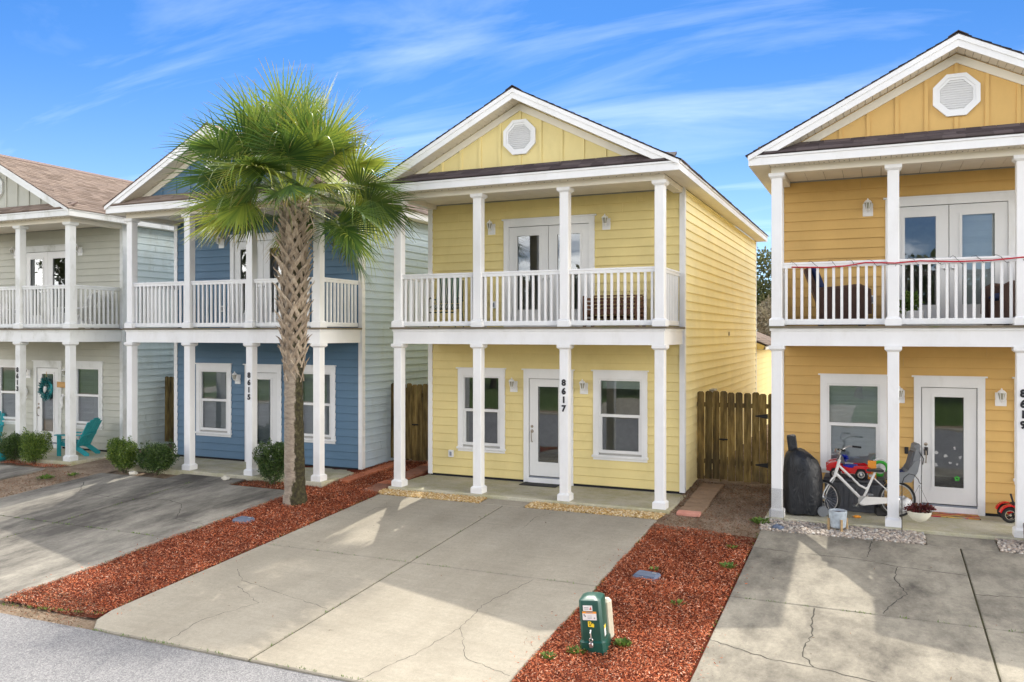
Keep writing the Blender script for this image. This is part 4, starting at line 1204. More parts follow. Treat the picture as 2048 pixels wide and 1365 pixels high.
for i in range(NF):
    t = i/(NF-1)
    el = R(86)-R(84)*t**.9+rr.uniform(-.14, .14)-(R(32) if i % 8 == 7 and t > .55 else 0)
    az = i*2.39996+rr.uniform(-.2, .2)
    dcam = abs((az+.9+math.pi) % (2*math.pi)-math.pi)
    if el < R(14) and dcam < .75: el += R(26)
    dry = max(0, (t-.4)*1.1)*rr.random() if rr.random() < .75 else .4
    link('frond', frond(az, el, 100+i, dry), palm, top+Vector((0, 0, .22*(1-t)-.10*t)))
# dry flower stalks hanging inside the crown
for k in range(3):
    a = -1.9+k*1.3; mb = MB(); pts = [Vector((math.cos(a)*s*1.2, math.sin(a)*s*1.2, .35*s-.9*s*s)) for s in [i/8 for i in range(9)]]
    mb.tube(pts, [.014-.001*i for i in range(9)], 5)
    for j in range(40):
        s = rr.uniform(.35, 1); p = Vector((math.cos(a)*s*1.2, math.sin(a)*s*1.2, .35*s-.9*s*s))
        e = p+Vector((rr.uniform(-.22, .22), rr.uniform(-.22, .22), rr.uniform(-.25, .05)))
        mb.tube([p, (p+e)/2+Vector((0, 0, .03)), e], .0025, 3)
    mb.build('flower_stalk', M['palm_boot'], palm, loc=top)

# ------------------------------------------------------------------ leaf clouds: shrubs, trees
def leaf_cloud(name, blobs, n, size, mat, seed, shell=.55):
    """small bent leaves spread through several ellipsoid clumps"""
    rng = np.random.default_rng(seed); P = []; Nn = []
    vol = np.array([b[1][0]*b[1][1]*b[1][2] for b in blobs])**.75; cnt = (vol/vol.sum()*n).astype(int)
    for (c, r), k in zip(blobs, cnt):
        d = rng.normal(0, 1, (k, 3)); d /= np.linalg.norm(d, axis=1)[:, None]
        rad = (shell+(1-shell)*rng.random(k)**.6)*(1+.10*np.sin(d[:, 0]*7+seed)*np.sin(d[:, 1]*6+1)*np.sin(d[:, 2]*8))+rng.normal(0, .075, k)
        P.append(np.array(c)+d*rad[:, None]*np.array(r)); Nn.append(d)
    P = np.vstack(P); D = np.vstack(Nn); k = len(P)
    u = rng.normal(0, 1, (k, 3))+D*.9+np.array([0, 0, .35]); u /= np.linalg.norm(u, axis=1)[:, None]
    w = rng.normal(0, 1, (k, 3)); v = np.cross(u, w); v /= np.linalg.norm(v, axis=1)[:, None]+1e-9; nn = np.cross(u, v)
    L_ = size*rng.uniform(.6, 1.3, (k, 1)); Wd = L_*.30
    b_ = P; m_ = P+u*L_*.5+nn*L_*.08; t = P+u*L_
    V = np.stack([b_, m_-v*Wd, t, m_+v*Wd], 1).reshape(-1, 3)
    return raw_mesh(name, V, (np.arange(k)*4)[:, None]+np.array([[0, 1, 2, 3]]), mat)
def shrub(x, y, rx, ry, h, label, mat, seed, n=12000, leaf=.034):
    e = empty('shrub', (x, y, gz(y)), 0, label, 'shrub', 'clipped evergreen shrubs by the porches')
    rb = random.Random(seed); bl = [((0, 0, h*.50), (rx*.80, ry*.80, h*.46))]
    for k in range(9):
        a = rb.uniform(0, 6.28); zc = rb.uniform(.30, .86)*h; q = rb.uniform(.35, .70)
        bl.append(((math.cos(a)*rx*q, math.sin(a)*ry*q, zc), (rx*rb.uniform(.30, .48), ry*rb.uniform(.30, .48), h*rb.uniform(.14, .24))))
    for k in range(26):
        a = rb.uniform(0, 6.28); zc = rb.uniform(.45, 1.0)*h; q = rb.uniform(.55, 1.0)*(1.08-.5*max(0, zc/h-.6))
        bl.append(((math.cos(a)*rx*q, math.sin(a)*ry*q, zc), (.035, .035, rb.uniform(.05, .10))))
    mb = MB()
    for k in range(7):
        a = rb.uniform(0, 6.28); mb.tube([(math.cos(a)*.03, math.sin(a)*.03, -.03), (math.cos(a)*rx*.3, math.sin(a)*ry*.3, h*.35), (math.cos(a)*rx*.6, math.sin(a)*ry*.6, h*.7)], [.012, .009, .004], 5)
    mb.build('stems', M['bark'], e)
    link('foliage', leaf_cloud('foliage', bl, n, leaf, M[mat], seed, .45), e)
    return e
shrub(-19.0, 14.0, .43, .36, .80, 'round bright green shrub in front of the grey-green door', 'shrub', 1)
shrub(-19.78, 14.02, .40, .34, .66, 'darker green shrub left of the round one at the far left', 'shrub_dark', 2)
shrub(-15.88, 13.95, .39, .34, .74, 'yellow-green shrub, left of the pair before the blue porch', 'shrub', 3)
shrub(-15.0, 14.02, .52, .40, .72, 'wide dark green shrub, right of the pair before the blue porch', 'shrub_dark', 4, 15000)
shrub(-11.66, 14.0, .40, .34, .88, 'dark green shrub half hidden behind the palm trunk', 'shrub_dark', 5, 15000)

def weed(x, y, r, h, n, label, seed, mat='weed'):
    rng = np.random.default_rng(seed); k = n
    a = rng.uniform(0, 6.28, k); q = r*np.sqrt(rng.random(k))*.5
    b_ = np.stack([np.cos(a)*q, np.sin(a)*q, np.zeros(k)], 1)
    u = np.stack([np.cos(a)*.7+rng.normal(0, .3, k), np.sin(a)*.7+rng.normal(0, .3, k), rng.uniform(.5, 1.6, k)], 1); u /= np.linalg.norm(u, axis=1)[:, None]
    L_ = (h*rng.uniform(.5, 1.1, k))[:, None]; v = np.stack([-np.sin(a), np.cos(a), np.zeros(k)], 1); Wd = L_*.16+.003
    m_ = b_+u*L_*.55; t = b_+u*L_-np.array([0, 0, 1])*L_*.2
    V = np.stack([b_, m_-v*Wd, t, m_+v*Wd], 1).reshape(-1, 3)
    o = link('weed', raw_mesh('weed', V, (np.arange(k)*4)[:, None]+np.array([[0, 1, 2, 3]]), M[mat]), None, (x, y, gz(y)-.005))
    return tag(o, label, 'weed', 'small weeds in the mulch and joints')
weed(-3.05, 8.68, .18, .07, 150, 'leafy weed at the near left foot of the green utility box', 1)
weed(-2.62, 9.04, .14, .08, 110, 'leafy weed behind the right side of the green utility box', 2)
weed(-3.3, 8.46, .14, .06, 90, 'small pale weed in the mulch left of the green utility box', 3)
weed(-2.9, 11.55, .10, .07, 22, 'tiny weed beside the right blue-grey valve lid', 4)
weed(-2.05, 12.9, .14, .08, 40, 'low green weed high in the right mulch strip', 5)
weed(-1.95, 12.0, .16, .10, 50, 'green weed at the edge of the ochre driveway', 6)
weed(-2.3, 10.4, .13, .09, 36, 'small weed in the middle of the right mulch strip', 7)
weed(-1.8, 14.35, .2, .14, 70, 'grass tuft at the foot of the ochre corner column', 8)
weed(-17.1, 12.9, .30, .12, 90, 'grass tuft on the sandy strip left of the blue driveway', 9)
weed(-16.75, 13.3, .18, .10, 50, 'small grass tuft near the yellow-green shrub', 10)
# moss and grass along the joints and the road edge: too small to count
rng = np.random.default_rng(3); seg = []
for (x0, x1, y0, y1, n) in ((-9.0, -3.5, 7.24, 7.24, 420), (-6.36, -6.36, 7.4, 13.9, 140), (-9.0, -3.5, 10.67, 10.67, 160), (-16.3, -10.9, 10.4, 10.4, 420), (-13.55, -13.55, 7.4, 13.6, 300),
                            (-1.7, 3.5, 10.9, 10.9, 260), (-9.07, -9.07, 7.6, 13.8, 200), (-3.44, -3.44, 7.3, 13.8, 240), (-10.78, -10.78, 8, 13.6, 260), (-10.7, -9.1, 7.35, 7.6, 420), (-1.77, -1.77, 8, 13.8, 160)):
    for k in range(n):
        t = rng.random()
        if math.sin(t*37+x0*5)+math.sin(t*91+y0) < -.2: continue
        seg.append((x0+(x1-x0)*t+rng.normal(0, .008), y0+(y1-y0)*t+rng.normal(0, .012)+(.018*(x0+(x1-x0)*t+7) if y0 == y1 == 7.24 else 0)))
S = np.array(seg); k = len(S); a = rng.uniform(0, 6.28, k)
b_ = np.stack([S[:, 0], S[:, 1], vgz(S[:, 1])-.004], 1); hh = rng.uniform(.008, .034, k)[:, None]
u = np.stack([np.cos(a)*.7, np.sin(a)*.7, np.ones(k)], 1); v = np.stack([-np.sin(a), np.cos(a), np.zeros(k)], 1)
V = np.stack([b_-v*hh*.22, b_+v*hh*.22, b_+u*hh], 1).reshape(-1, 3)
tag(link('joint_grass', raw_mesh('joint_grass', V, (np.arange(k)*3)[:, None]+np.array([[0, 1, 2]]), M['weed'])), 'fine grass and moss sprouting along the driveway joints', 'grass', kind='stuff')

# ------------------------------------------------------------------ trees behind the gap and across the street
def tree(x, y, h, rx, label, seed, mat='tree_leaf', n=9000, leaf=.22, base=.1, grp=None):
    e = empty('tree', (x, y, base), 0, label, 'tree', grp); rb = random.Random(seed)
    mb = MB(); mb.tube([(0, 0, -.2), (.1, 0, h*.3), (.05, .1, h*.55), (.2, 0, h*.8)], [.22, .17, .11, .04], 8)
    bl = []
    for k in range(13):
        a = rb.uniform(0, 6.28); q = rb.uniform(.2, .8); zc = h*rb.uniform(.42, .92)
        c = (math.cos(a)*rx*q, math.sin(a)*rx*q, zc); s = rx*rb.uniform(.26, .46)
        bl.append((c, (s, s, s*.75))); mb.tube([(.05, .05, h*.4), (c[0]*.5, c[1]*.5, (h*.4+zc)/2), c], [.07, .04, .015], 5)
    mb.build('trunk', M['bark'], e, True)
    link('crown', leaf_cloud('crown', bl, n, leaf, M[mat], seed, .25), e)
    return e
tree(-4.6, 52, 8.2, 3.2, 'olive green leafy tree far behind in the gap between the yellow and ochre houses', 11)
tree(-4.2, 42, 4.9, 2.6, 'dry brown leafed tree behind the yellow house wing', 12, 'tree_leaf_dry', 9000, .16)
fp = empty('palm_tree', (-3.6, 47, .1), 0, 'small distant palm showing beside the ochre house column', 'palm tree')
MB().tube([(0, 0, 0), (0, 0, 6.4), (.1, 0, 7.6)], [.2, .2, .26], 10).build('trunk', M['palm_trunk'], fp, True)
for i in range(20):
    t = i/19; link('frond', frond(i*2.4, R(70)-R(120)*t, 300+i, .3), fp, (0.1, 0, 7.6))
rr = random.Random(77)
for k, (x, where) in enumerate(((-62, 'farthest left'), (-53, 'second from the left'), (-45, 'third from the left'), (-37, 'fourth from the left'), (-30, 'fifth from the left'), (-23, 'sixth from the left'), (-16, 'seventh from the left'), (-9, 'fifth from the right'), (-2, 'fourth from the right'), (5, 'third from the right'), (12, 'second from the right'), (20, 'farthest right'))):
    tree(x+rr.uniform(-1, 1), -15-rr.uniform(0, 5), rr.uniform(7.2, 9.2)+(5 if x < -35 else 0), rr.uniform(3.6, 4.6), 'leafy tree in the row across the street, '+where, 40+k, 'tree_leaf', 6500, .34, -.6, 'trees across the street')
# ------------------------------------------------------------------ object materials
M['turq'] = plain('turquoise_painted_wood', (.02, .30, .33), .55, var=.12)
M['chairwhite'] = plain('white_plastic_lumber', (.78, .78, .77), .5, var=.05)
M['green_plastic'] = plain('dark_green_plastic', (.006, .066, .048), .38, var=.15, scale=4)
M['beige'] = plain('beige_plastic', (.56, .52, .40), .5)
M['lid'] = plain('blue_grey_lid', (.10, .13, .19), .55, var=.15)
M['sticker'] = plain('white_sticker', (.78, .78, .76), .4, var=.02)
M['stick2'] = plain('faded_white_sticker', (.42, .42, .42), .5, var=.1)
M['orange'] = plain('orange_print', (.85, .33, .03), .5, var=.03)
M['redprint'] = plain('red_print', (.6, .07, .04), .5)
M['greyprint'] = plain('grey_print', (.25, .25, .27), .5)
M['yellowprint'] = plain('yellow_paint', (.85, .62, .03), .5)
M['red'] = plain('glossy_red_plastic', (.60, .012, .016), .22, var=.05)
M['blueplastic'] = plain('blue_plastic', (.01, .03, .42), .35)
M['greenplastic2'] = plain('bright_green_plastic', (.05, .48, .04), .35)
M['rubber'] = plain('black_rubber', (.014, .014, .014), .8)
M['chrome'] = plain('chrome', (.72, .72, .72), .14, 1)
M['bikewhite'] = plain('white_bike_enamel', (.72, .71, .68), .25, var=.03)
M['greyplastic'] = plain('grey_plastic', (.16, .17, .18), .5)
M['darkbox'] = plain('charcoal_resin', (.085, .088, .098), .55, var=.12)
M['cushion_blue'] = plain('navy_cushion', (.01, .028, .11), .85, bump=.2)
M['zinc'] = plain('pale_blue_grey_glaze', (.38, .43, .47), .5, var=.25, scale=14, bump=.3)
M['bowl'] = plain('cream_bowl', (.72, .70, .58), .5)
M['redleaf'] = islands('dark_red_leaves', [(0, (.05, .008, .010)), (.6, (.13, .016, .018)), (1, (.10, .05, .02))], .6)
M['bagwhite'] = plain('white_plastic_bag', (.72, .72, .73), .35, bump=.5, scale=10)
M['rope_red'] = plain('red_rope', (.45, .012, .025), .6)
M['plank'] = wood('varnished_plank', (.42, .22, .06), (.55, .32, .10), 4, (1, 6, 6))
M['wreath'] = islands('teal_ribbon', [(0, (.004, .05, .06)), (.5, (.01, .14, .15)), (.85, (.04, .27, .27)), (1, (.3, .45, .42))], .5)
M['rock'] = plain('pale_rock', (.62, .58, .48), .8, bump=.4)
def wicker():
    m, N, L, b = nodes('brown_wicker')
    tc = N.new('ShaderNodeTexCoord'); w = N.new('ShaderNodeTexWave'); w.bands_direction = 'Z'; w.inputs['Scale'].default_value = 22; w.inputs['Distortion'].default_value = 2
    w.inputs['Detail Scale'].default_value = 6
    L.new(tc.outputs['Object'], w.inputs['Vector'])
    L.new(nramp(N, L, w.outputs[0], [(.2, (.04, .021, .016)), (.8, (.17, .09, .068))]), b.inputs['Base Color']); b.inputs['Roughness'].default_value = .6
    nbump(N, L, b, w.outputs[0], .8, .01); return m
M['wicker'] = wicker()
def stripes():
    m, N, L, b = nodes('striped_cushion_fabric')
    tc = N.new('ShaderNodeTexCoord'); w = N.new('ShaderNodeSeparateXYZ'); L.new(tc.outputs['Object'], w.inputs[0])
    f = nmath(N, L, 'FRACT', nmath(N, L, 'MULTIPLY', w.outputs[0], 7.5))
    r = N.new('ShaderNodeValToRGB'); r.color_ramp.interpolation = 'CONSTANT'; e = r.color_ramp.elements
    for p, c in ((0, (.50, .50, .38)), (.2, (.03, .07, .06)), (.36, (.20, .27, .18)), (.55, (.07, .13, .10)), (.72, (.58, .56, .45)), (.84, (.02, .05, .05))):
        el = e.new(p) if p else e[0]; el.color = (*c, 1)
    L.new(f, r.inputs[0]); L.new(r.outputs[0], b.inputs['Base Color']); b.inputs['Roughness'].default_value = .9; return m
M['stripe'] = stripes()
def rag():
    m, N, L, b = nodes('multicolour_rag_rug')
    g = N.new('ShaderNodeNewGeometry'); mp = N.new('ShaderNodeMapping'); mp.inputs['Scale'].default_value = (7, 30, 1); L.new(g.outputs['Position'], mp.inputs[0])
    v = N.new('ShaderNodeTexVoronoi'); v.inputs['Scale'].default_value = 1; L.new(mp.outputs[0], v.inputs['Vector'])
    s = N.new('ShaderNodeSeparateColor'); L.new(v.outputs['Color'], s.inputs[0])
    r = N.new('ShaderNodeValToRGB'); r.color_ramp.interpolation = 'CONSTANT'; e = r.color_ramp.elements
    for p, c in ((0, (.45, .22, .04)), (.2, (.42, .02, .04)), (.38, (.03, .03, .03)), (.52, (.50, .34, .08)), (.7, (.30, .28, .26)), (.85, (.50, .10, .02))):
        el = e.new(p) if p else e[0]; el.color = (*c, 1)
    L.new(s.outputs[0], r.inputs[0]); L.new(r.outputs[0], b.inputs['Base Color']); b.inputs['Roughness'].default_value = .95; return m
M['rag'] = rag()
def cover():
    m, N, L, b = nodes('black_vinyl_cover'); b.inputs['Base Color'].default_value = (.008, .010, .014, 1); b.inputs['Roughness'].default_value = .38
    nbump(N, L, b, nnoise(N, L, 5, 5, .6, stretch=(1, 1, .35), dist=1.2, coord='obj'), .9, .05); return m
M['cover'] = cover()

# ------------------------------------------------------------------ mats
tag(MB().bbox(-.40, .40, -.17, .17, .001, .016, .005).build('doormat', M['rubber'], None, loc=(-6.33, 15.80, 0), rot=(0, 0, .01)), 'thin black doormat at the yellow front door', 'doormat')
tag(MB().bbox(-.48, .48, -.19, .19, .001, .018, .005).build('doormat', M['rag'], None, loc=(1.07, 15.93, 0), rot=(0, 0, .03)), 'multicoloured rag doormat at the ochre front door', 'doormat')

# ------------------------------------------------------------------ adirondack chairs
def adirondack(x, y, z, rz, mat, label, pillow=False):
    """faces local -y"""
    e = empty('adirondack_chair', (x, y, z), rz, label, 'chair', 'adirondack chairs of the grey-green house')
    for s in (-1, 1):
        MB().box(s*.27-.014, s*.27+.014, -.36, -.26, 0, .52).build('front_leg', mat, e)
        MB().prism([(-.36, .28), (-.36, .38), (.18, .26), (.48, .06), (.46, 0), (.36, 0), (.10, .17)], s*.235-.012, s*.235+.012, 'x').build('side_rail', mat, e)
        MB().prism([(s*.20, -.40), (s*.34, -.40), (s*.35, -.1), (s*.33, .30), (s*.24, .34)] if s > 0 else [(s*.24, .34), (s*.33, .30), (s*.35, -.1), (s*.34, -.40), (s*.20, -.40)], .52, .545, 'z').build('armrest', mat, e)
    for k in range(6):
        yy = -.35+k*.095; zz = .385-.022*k*1.15
        MB().box(-.25, .25, yy, yy+.082, zz, zz+.02).build('seat_slat', mat, e)
    Mb = Matrix.Translation((0, .16, .24)) @ Matrix.Rotation(R(-27), 4, 'X')
    for k in range(6):
        xx = -.255+k*.102-(.0); hh = .80-.05*abs(k-2.5)**1.6*.5
        MB().box(xx-.045, xx+.045, -.01, .01, 0, hh, Mb).build('back_slat', mat, e)
    MB().box(-.27, .27, .012, .035, .30, .38, Mb).build('back_brace', mat, e)
    return e
adirondack(-18.74, 15.0, 0, R(-72), M['turq'], 'turquoise adirondack chair behind the right column of the grey-green porch')
adirondack(-22.42, 15.15, 0, R(40), M['turq'], 'turquoise adirondack chair cut off by the left picture edge')
adirondack(-18.95, 15.15, DECK, R(-66), M['chairwhite'], 'white adirondack chair on the right of the grey-green balcony')
adirondack(-22.2, 15.2, DECK, R(60), M['chairwhite'], 'white adirondack chair at the left end of the grey-green balcony')
pl = MB(); pl.lathe([(.02, -.14), (.10, -.10), (.14, 0), (.10, .10), (.02, .14)], 12, Matrix.Scale(.45, 4, (1, 0, 0)))
tag(pl.build('pillow', [plain('pink_print_cushion', (.55, .30, .28), .9, var=.5, scale=16)], None, True, loc=(-18.57, 15.05, .47), rot=(0, R(26), 0)), 'pink patterned pillow on the turquoise chair behind the column', 'pillow')
tag(MB().lathe([(.16, 0), (.26, .06), (.30, .14), (.27, .2), (.24, .19), (.25, .13)], 20).build('pot', [M['turq']], None, True, loc=(-20.25, 13.95, gz(13.95))), 'low turquoise glazed pot at the far left edge', 'pot')
# ornaments on the grey-green front wall
gw = 14.10+YW-.03
wr = empty('door_wreath', (-20.69, gw-.03, 1.60), 0, 'shaggy teal ribbon wreath on the grey-green front door', 'wreath')
rb = random.Random(8); mb = MB()
for k in range(420):
    a = rb.uniform(0, 6.28); r = .21+rb.uniform(-.05, .05); c = Vector((r*math.cos(a)*.85, rb.uniform(-.06, .02), r*math.sin(a)*1.1))
    d = Vector((rb.gauss(0, 1), rb.gauss(-.4, .6), rb.gauss(0, 1))).normalized()*rb.uniform(.05, .11); s = d.cross(Vector((rb.gauss(0, 1), rb.gauss(0, 1), rb.gauss(0, 1)))).normalized()*.012
    mb.add([c-s, c+s, c+d*.6+s+Vector((0, -.01, 0)), c+d, c+d*.6-s], [(0, 1, 2, 3, 4)])
mb.build('ribbons', M['wreath'], wr)
MB().torus((0, 0, 0), .20, .035, (0, 1, 0), 24, 8).build('ring', M['turq'], wr, True)
MB().box(-.008, .008, -.005, .0, .22, .46).build('hanger', M['plank'], wr)
MB().tube([(.03, -.06, .06), (.06, -.08, .0), (.04, -.08, -.07), (.01, -.07, -.10)], [.03, .045, .03, .01], 8, flat=.6).build('ornament', M['chairwhite'], wr, True)
def seahorse(x, z, f, label):
    pts = [(.05, .19), (.0, .20), (-.035, .165), (.0, .13), (.045, .09), (.055, .02), (.03, -.05), (.01, -.10), (.03, -.15), (.07, -.14), (.065, -.11), (.05, -.115)]
    rs = [.012, .03, .034, .028, .04, .044, .034, .022, .017, .013, .01, .006]
    mb = MB(); mb.tube([(f*p[0], 0, p[1]) for p in pts], rs, 8)
    mb.add([(f*.09, -.005, .06), (f*.12, -.005, .02), (f*.09, -.005, -.02), (f*.085, .008, .02)], [(0, 1, 2, 3)])
    tag(mb.build('seahorse', [M['chairwhite']], None, True, loc=(x, gw-.045, z)), label, 'wall ornament', 'white seahorse ornaments')
seahorse(-21.53, 1.46, 1, 'white seahorse ornament left of the grey-green front door')
seahorse(-20.04, 1.26, -1, 'white seahorse ornament right of the grey-green front door')
tag(MB().bbox(-.19, .19, -.012, .012, -.075, .075, .006).build('wall_sign', M['plank'], None, loc=(-20.06, gw-.045, 1.72), rot=(0, .03, 0)), 'varnished wooden plank sign beside the grey-green front door', 'sign')

# ------------------------------------------------------------------ yellow balcony: cushioned chair and slatted seat
c = empty('patio_chair', (-8.12, 15.1, DECK), R(8), 'green metal patio chair with striped cushions on the yellow balcony', 'chair')
G = plain('dark_green_metal', (.01, .045, .035), .4, .3)
for s in (-1, 1):
    MB().tube([(s*.29, -.26, 0), (s*.29, -.27, .36), (s*.29, -.24, .56), (s*.30, -.15, .60), (s*.30, .15, .58), (s*.28, .24, .55)], .013, 8).build('arm_frame', G, c, True)
    MB().tube([(s*.27, .30, 0), (s*.27, .20, .36), (s*.26, .30, .98)], .013, 8).build('rear_leg', G, c, True)
MB().tube([(-.29, -.26, .30), (.29, -.26, .30)], .012, 8).build('cross_bar', G, c, True)
def cush(w, d, h, mat, name, par, loc, rot):
    mb = MB(); n = 8; vs = []; fs = []
    for t in (0, 1):
        for i in range(n+1):
            for j in range(n+1):
                u, v = i/n*2-1, j/n*2-1
                e_ = max(0, 1-max(abs(u), abs(v))**5)**.5
                vs.append((u*w/2, v*d/2, (h/2)*(e_*.85+.15)*(1 if t else -1)))
    for t in (0, 1):
        o = t*(n+1)**2
        for i in range(n):
            for j in range(n):
                q = (o+i*(n+1)+j, o+(i+1)*(n+1)+j, o+(i+1)*(n+1)+j+1, o+i*(n+1)+j+1); fs.append(q if t else q[::-1])
    m2 = (n+1)**2
    rim = [i*(n+1) for i in range(n+1)]+[n*(n+1)+j for j in range(1, n+1)]+[i*(n+1)+n for i in range(n-1, -1, -1)]+[j for j in range(n-1, 0, -1)]
    for k in range(len(rim)): a, b_ = rim[k], rim[(k+1) % len(rim)]; fs.append((a, b_, b_+m2, a+m2))
    mb.add(vs, fs)
    return mb.build(name, mat, par, True, loc=loc, rot=rot)
cush(.54, .52, .12, M['stripe'], 'seat_cushion', c, (0, -.02, .42), (R(4), 0, 0))
cush(.54, .62, .13, M['stripe'], 'back_cushion', c, (0, .17, .80), (R(76), 0, 0))
b = empty('slatted_bench', (-4.68, 15.55, DECK), 0, 'brown wooden slatted bench on the right of the yellow balcony', 'bench')
for s in (-1, 1):
    for yy in (-.26, .24): MB().box(s*.52-.03, s*.52+.03, yy-.025, yy+.025, 0, .60).build('leg', M['teak'], b)
    for k in range(6): MB().box(s*.52-.012, s*.52+.012, -.235, .215, .12+k*.08, .17+k*.08).build('side_slat', M['teak'], b)
for k in range(7): MB().box(-.49, .49, .235, .255, .10+k*.072, .15+k*.072).build('back_slat', M['teak'], b)
MB().box(-.49, .49, .215, .275, .60, .63).build('top_rail', M['teak'], b)
for k in range(7): MB().box(-.49, .49, -.25+k*.068, -.20+k*.068, .30, .322).build('seat_slat', M['teak'], b)
MB().box(-.49, .49, -.275, -.25, .24, .30).build('front_rail', M['teak'], b)

# ------------------------------------------------------------------ ochre balcony: wicker chairs, plant, rope and string lights
def wicker_chair(x, y, rz, label):
    e = empty('wicker_chair', (x, y, DECK), rz, label, 'chair', 'brown wicker chairs on the ochre balcony')
    W_ = M['wicker']          # faces local -y
    MB().prism([(-.38, .02), (.34, .02), (.36, .40), (-.38, .40)], -.30, .30, 'x').build('seat_base', W_, e)
    for s in (-1, 1):
        MB().prism([(-.42, .02), (.32, .02), (.40, .62), (.10, .60), (-.30, .64), (-.43, .58)], s*.36-.05, s*.36+.05, 'x').build('arm', W_, e)
        MB().tube([(s*.36, .36, .60), (s*.36, .1, .615), (s*.36, -.30, .655), (s*.36, -.42, .60), (s*.36, -.43, .2)], .055, 8).build('arm_roll', W_, e, True)
    MB().prism([(.26, .38), (.36, .38), (.58, .98), (.50, 1.0)], -.34, .34, 'x').build('backrest', W_, e)
    for (sx, sy) in ((-1, -.36), (1, -.36), (-1, .3), (1, .3)): MB().box(sx*.33-.03, sx*.33+.03, sy-.03, sy+.03, 0, .03).build('foot', M['black'], e)
    cush(.60, .60, .16, M['cushion_blue'], 'seat_cushion', e, (0, -.08, .46), (0, 0, 0))
    cush(.58, .50, .16, M['cushion_blue'], 'back_cushion', e, (0, .36, .78), (R(70), 0, 0))
    return e
wicker_chair(-.62, 15.42, R(96), 'wicker armchair with navy cushions, left on the ochre balcony')
wicker_chair(2.1, 15.5, R(-75), 'wicker armchair with navy cushions at the right picture edge')
pp = empty('potted_plant', (.55, 15.62, DECK), 0, 'white planter with a leafy plant before the ochre balcony doors', 'plant')
MB().bbox(-.14, .14, -.10, .10, 0, .26, .015).build('planter', M['chairwhite'], pp)
link('foliage', leaf_cloud('foliage', [((-.05, 0, .42), (.14, .12, .18)), ((-.12, 0, .30), (.10, .1, .12))], 260, .09, M['weed'], 5, .2), pp)
ry = 14.63+.119-.06
rp = [(-1.34, ry+.02, 4.21), (-.81, ry-.01, 4.185), (-.50, ry-.01, 4.20), (-.20, ry-.02, 4.245), (.02, ry-.03, 4.235), (.24, ry-.035, 4.22), (.6, ry-.02, 4.245), (1.1, ry-.02, 4.215), (1.6, ry-.02, 4.22), (2.0, ry-.035, 4.25), (2.6, ry-.03, 4.21)]
tag(MB().tube(rp, .011, 8).build('rope', [M['rope_red']], None, True), 'red rope strung along the ochre balcony railing', 'rope')
sl = MB(); rb = random.Random(9); pts = []
for k in range(150):
    t = k/149; x = -1.42+t*3.9; a = t*2*math.pi*13
    if abs(x-.214) < .1 or x > 2.0: pts.append((x, ry-.04, 4.2)); continue
    pts.append((x, ry+.06+.068*math.cos(a), 4.245+.062*math.sin(a)+rb.uniform(-.012, .012)))
sl.tube(pts, .0035, 4)
for p in pts[::4]: sl.tube([p, (p[0]+rb.uniform(-.02, .02), p[1]-.005, p[2]+rb.uniform(-.035, .02))], [.005, .002], 4)
tag(sl.build('string_lights', M['black']), 'dark string of small unlit lights twisted round the ochre balcony rail', 'string lights')

# ------------------------------------------------------------------ ochre porch
OY = 14.63
# covered smoker grill
g = empty('covered_grill', (-1.20, 15.12, 0), R(10), 'tall smoker grill under a black vinyl cover at the left of the ochre porch', 'grill')
mb = MB(); rb = random.Random(4); secs = [(0.03, .31, .24, 0), (.25, .325, .25, 0), (.55, .32, .25, 0), (.80, .305, .245, -.01), (.93, .27, .24, -.03), (1.02, .21, .20, -.06), (1.09, .13, .15, -.09), (1.12, .06, .07, -.1)]
n = 28; vs = []; fs = []
for i, (z, rx, ry_, ox) in enumerate(secs):
    for k in range(n):
        a = 2*math.pi*k/n; ca, sa = math.cos(a), math.sin(a); p = 2.6
        q = (abs(ca)**p+abs(sa)**p)**(-1/p)*(1+.03*math.sin(5*a+z*3)+.02*math.sin(9*a-z*7)+rb.uniform(-.008, .008))
        vs.append((ox+rx*q*ca, ry_*q*sa, z+(.012*math.sin(7*a) if i == 0 else .012*math.sin(3*a+i))))
for i in range(len(secs)-1):
    for k in range(n): fs.append((i*n+k, i*n+(k+1) % n, (i+1)*n+(k+1) % n, (i+1)*n+k))
fs.append(tuple((len(secs)-1)*n+k for k in range(n))); mb.add(vs, fs)
mb.build('cover', M['cover'], g, True)
MB().bbox(-.075, .075, -.07, .07, 1.0, 1.36, .02, rotM('Y', R(-7), (-.02, 0, 0))).build('chimney_cover', M['cover'], g)
for yy in (-.20, .18): MB().lathe([(.085, -.025), (.09, -.01), (.09, .01), (.085, .025)], 18, Matrix.Translation((.31, yy, .09)) @ Matrix.Rotation(R(90), 4, 'X')).build('wheel', M['greyplastic'], g)
# wire rack leaning on the corner column
w = empty('wire_rack', (-1.57, OY-.035, .0), 0, 'black wire grid panel leaning on the ochre corner column', 'rack')
for k in range(27): MB().tube([(-.115, 0, .02+k*.0178), (.115, 0, .02+k*.0178)], .0022, 4).build('wire', M['iron'], w)
for x in (-.115, -.095, .115): MB().tube([(x, -.004, -.06), (x, .0, .49)], .003, 4).build('upright_wire', M['iron'], w)
# storage box
sb = empty('storage_box', (-.39, 15.86, 0), 0, 'charcoal resin storage box under the ochre window', 'storage box')
MB().bbox(-.48, .48, -.24, .24, .02, .50, .015).build('body', M['darkbox'], sb)
for k in range(10): MB().bbox(-.43+k*.088, -.43+k*.088+.074, -.25, -.2395, .07, .45, .004).build('front_panel', M['darkbox'], sb)
MB().bbox(-.50, .50, -.265, .26, .505, .575, .02).build('lid', M['darkbox'], sb)
MB().bbox(-.49, .49, -.252, .25, .0, .035, .01).build('plinth', M['darkbox'], sb)
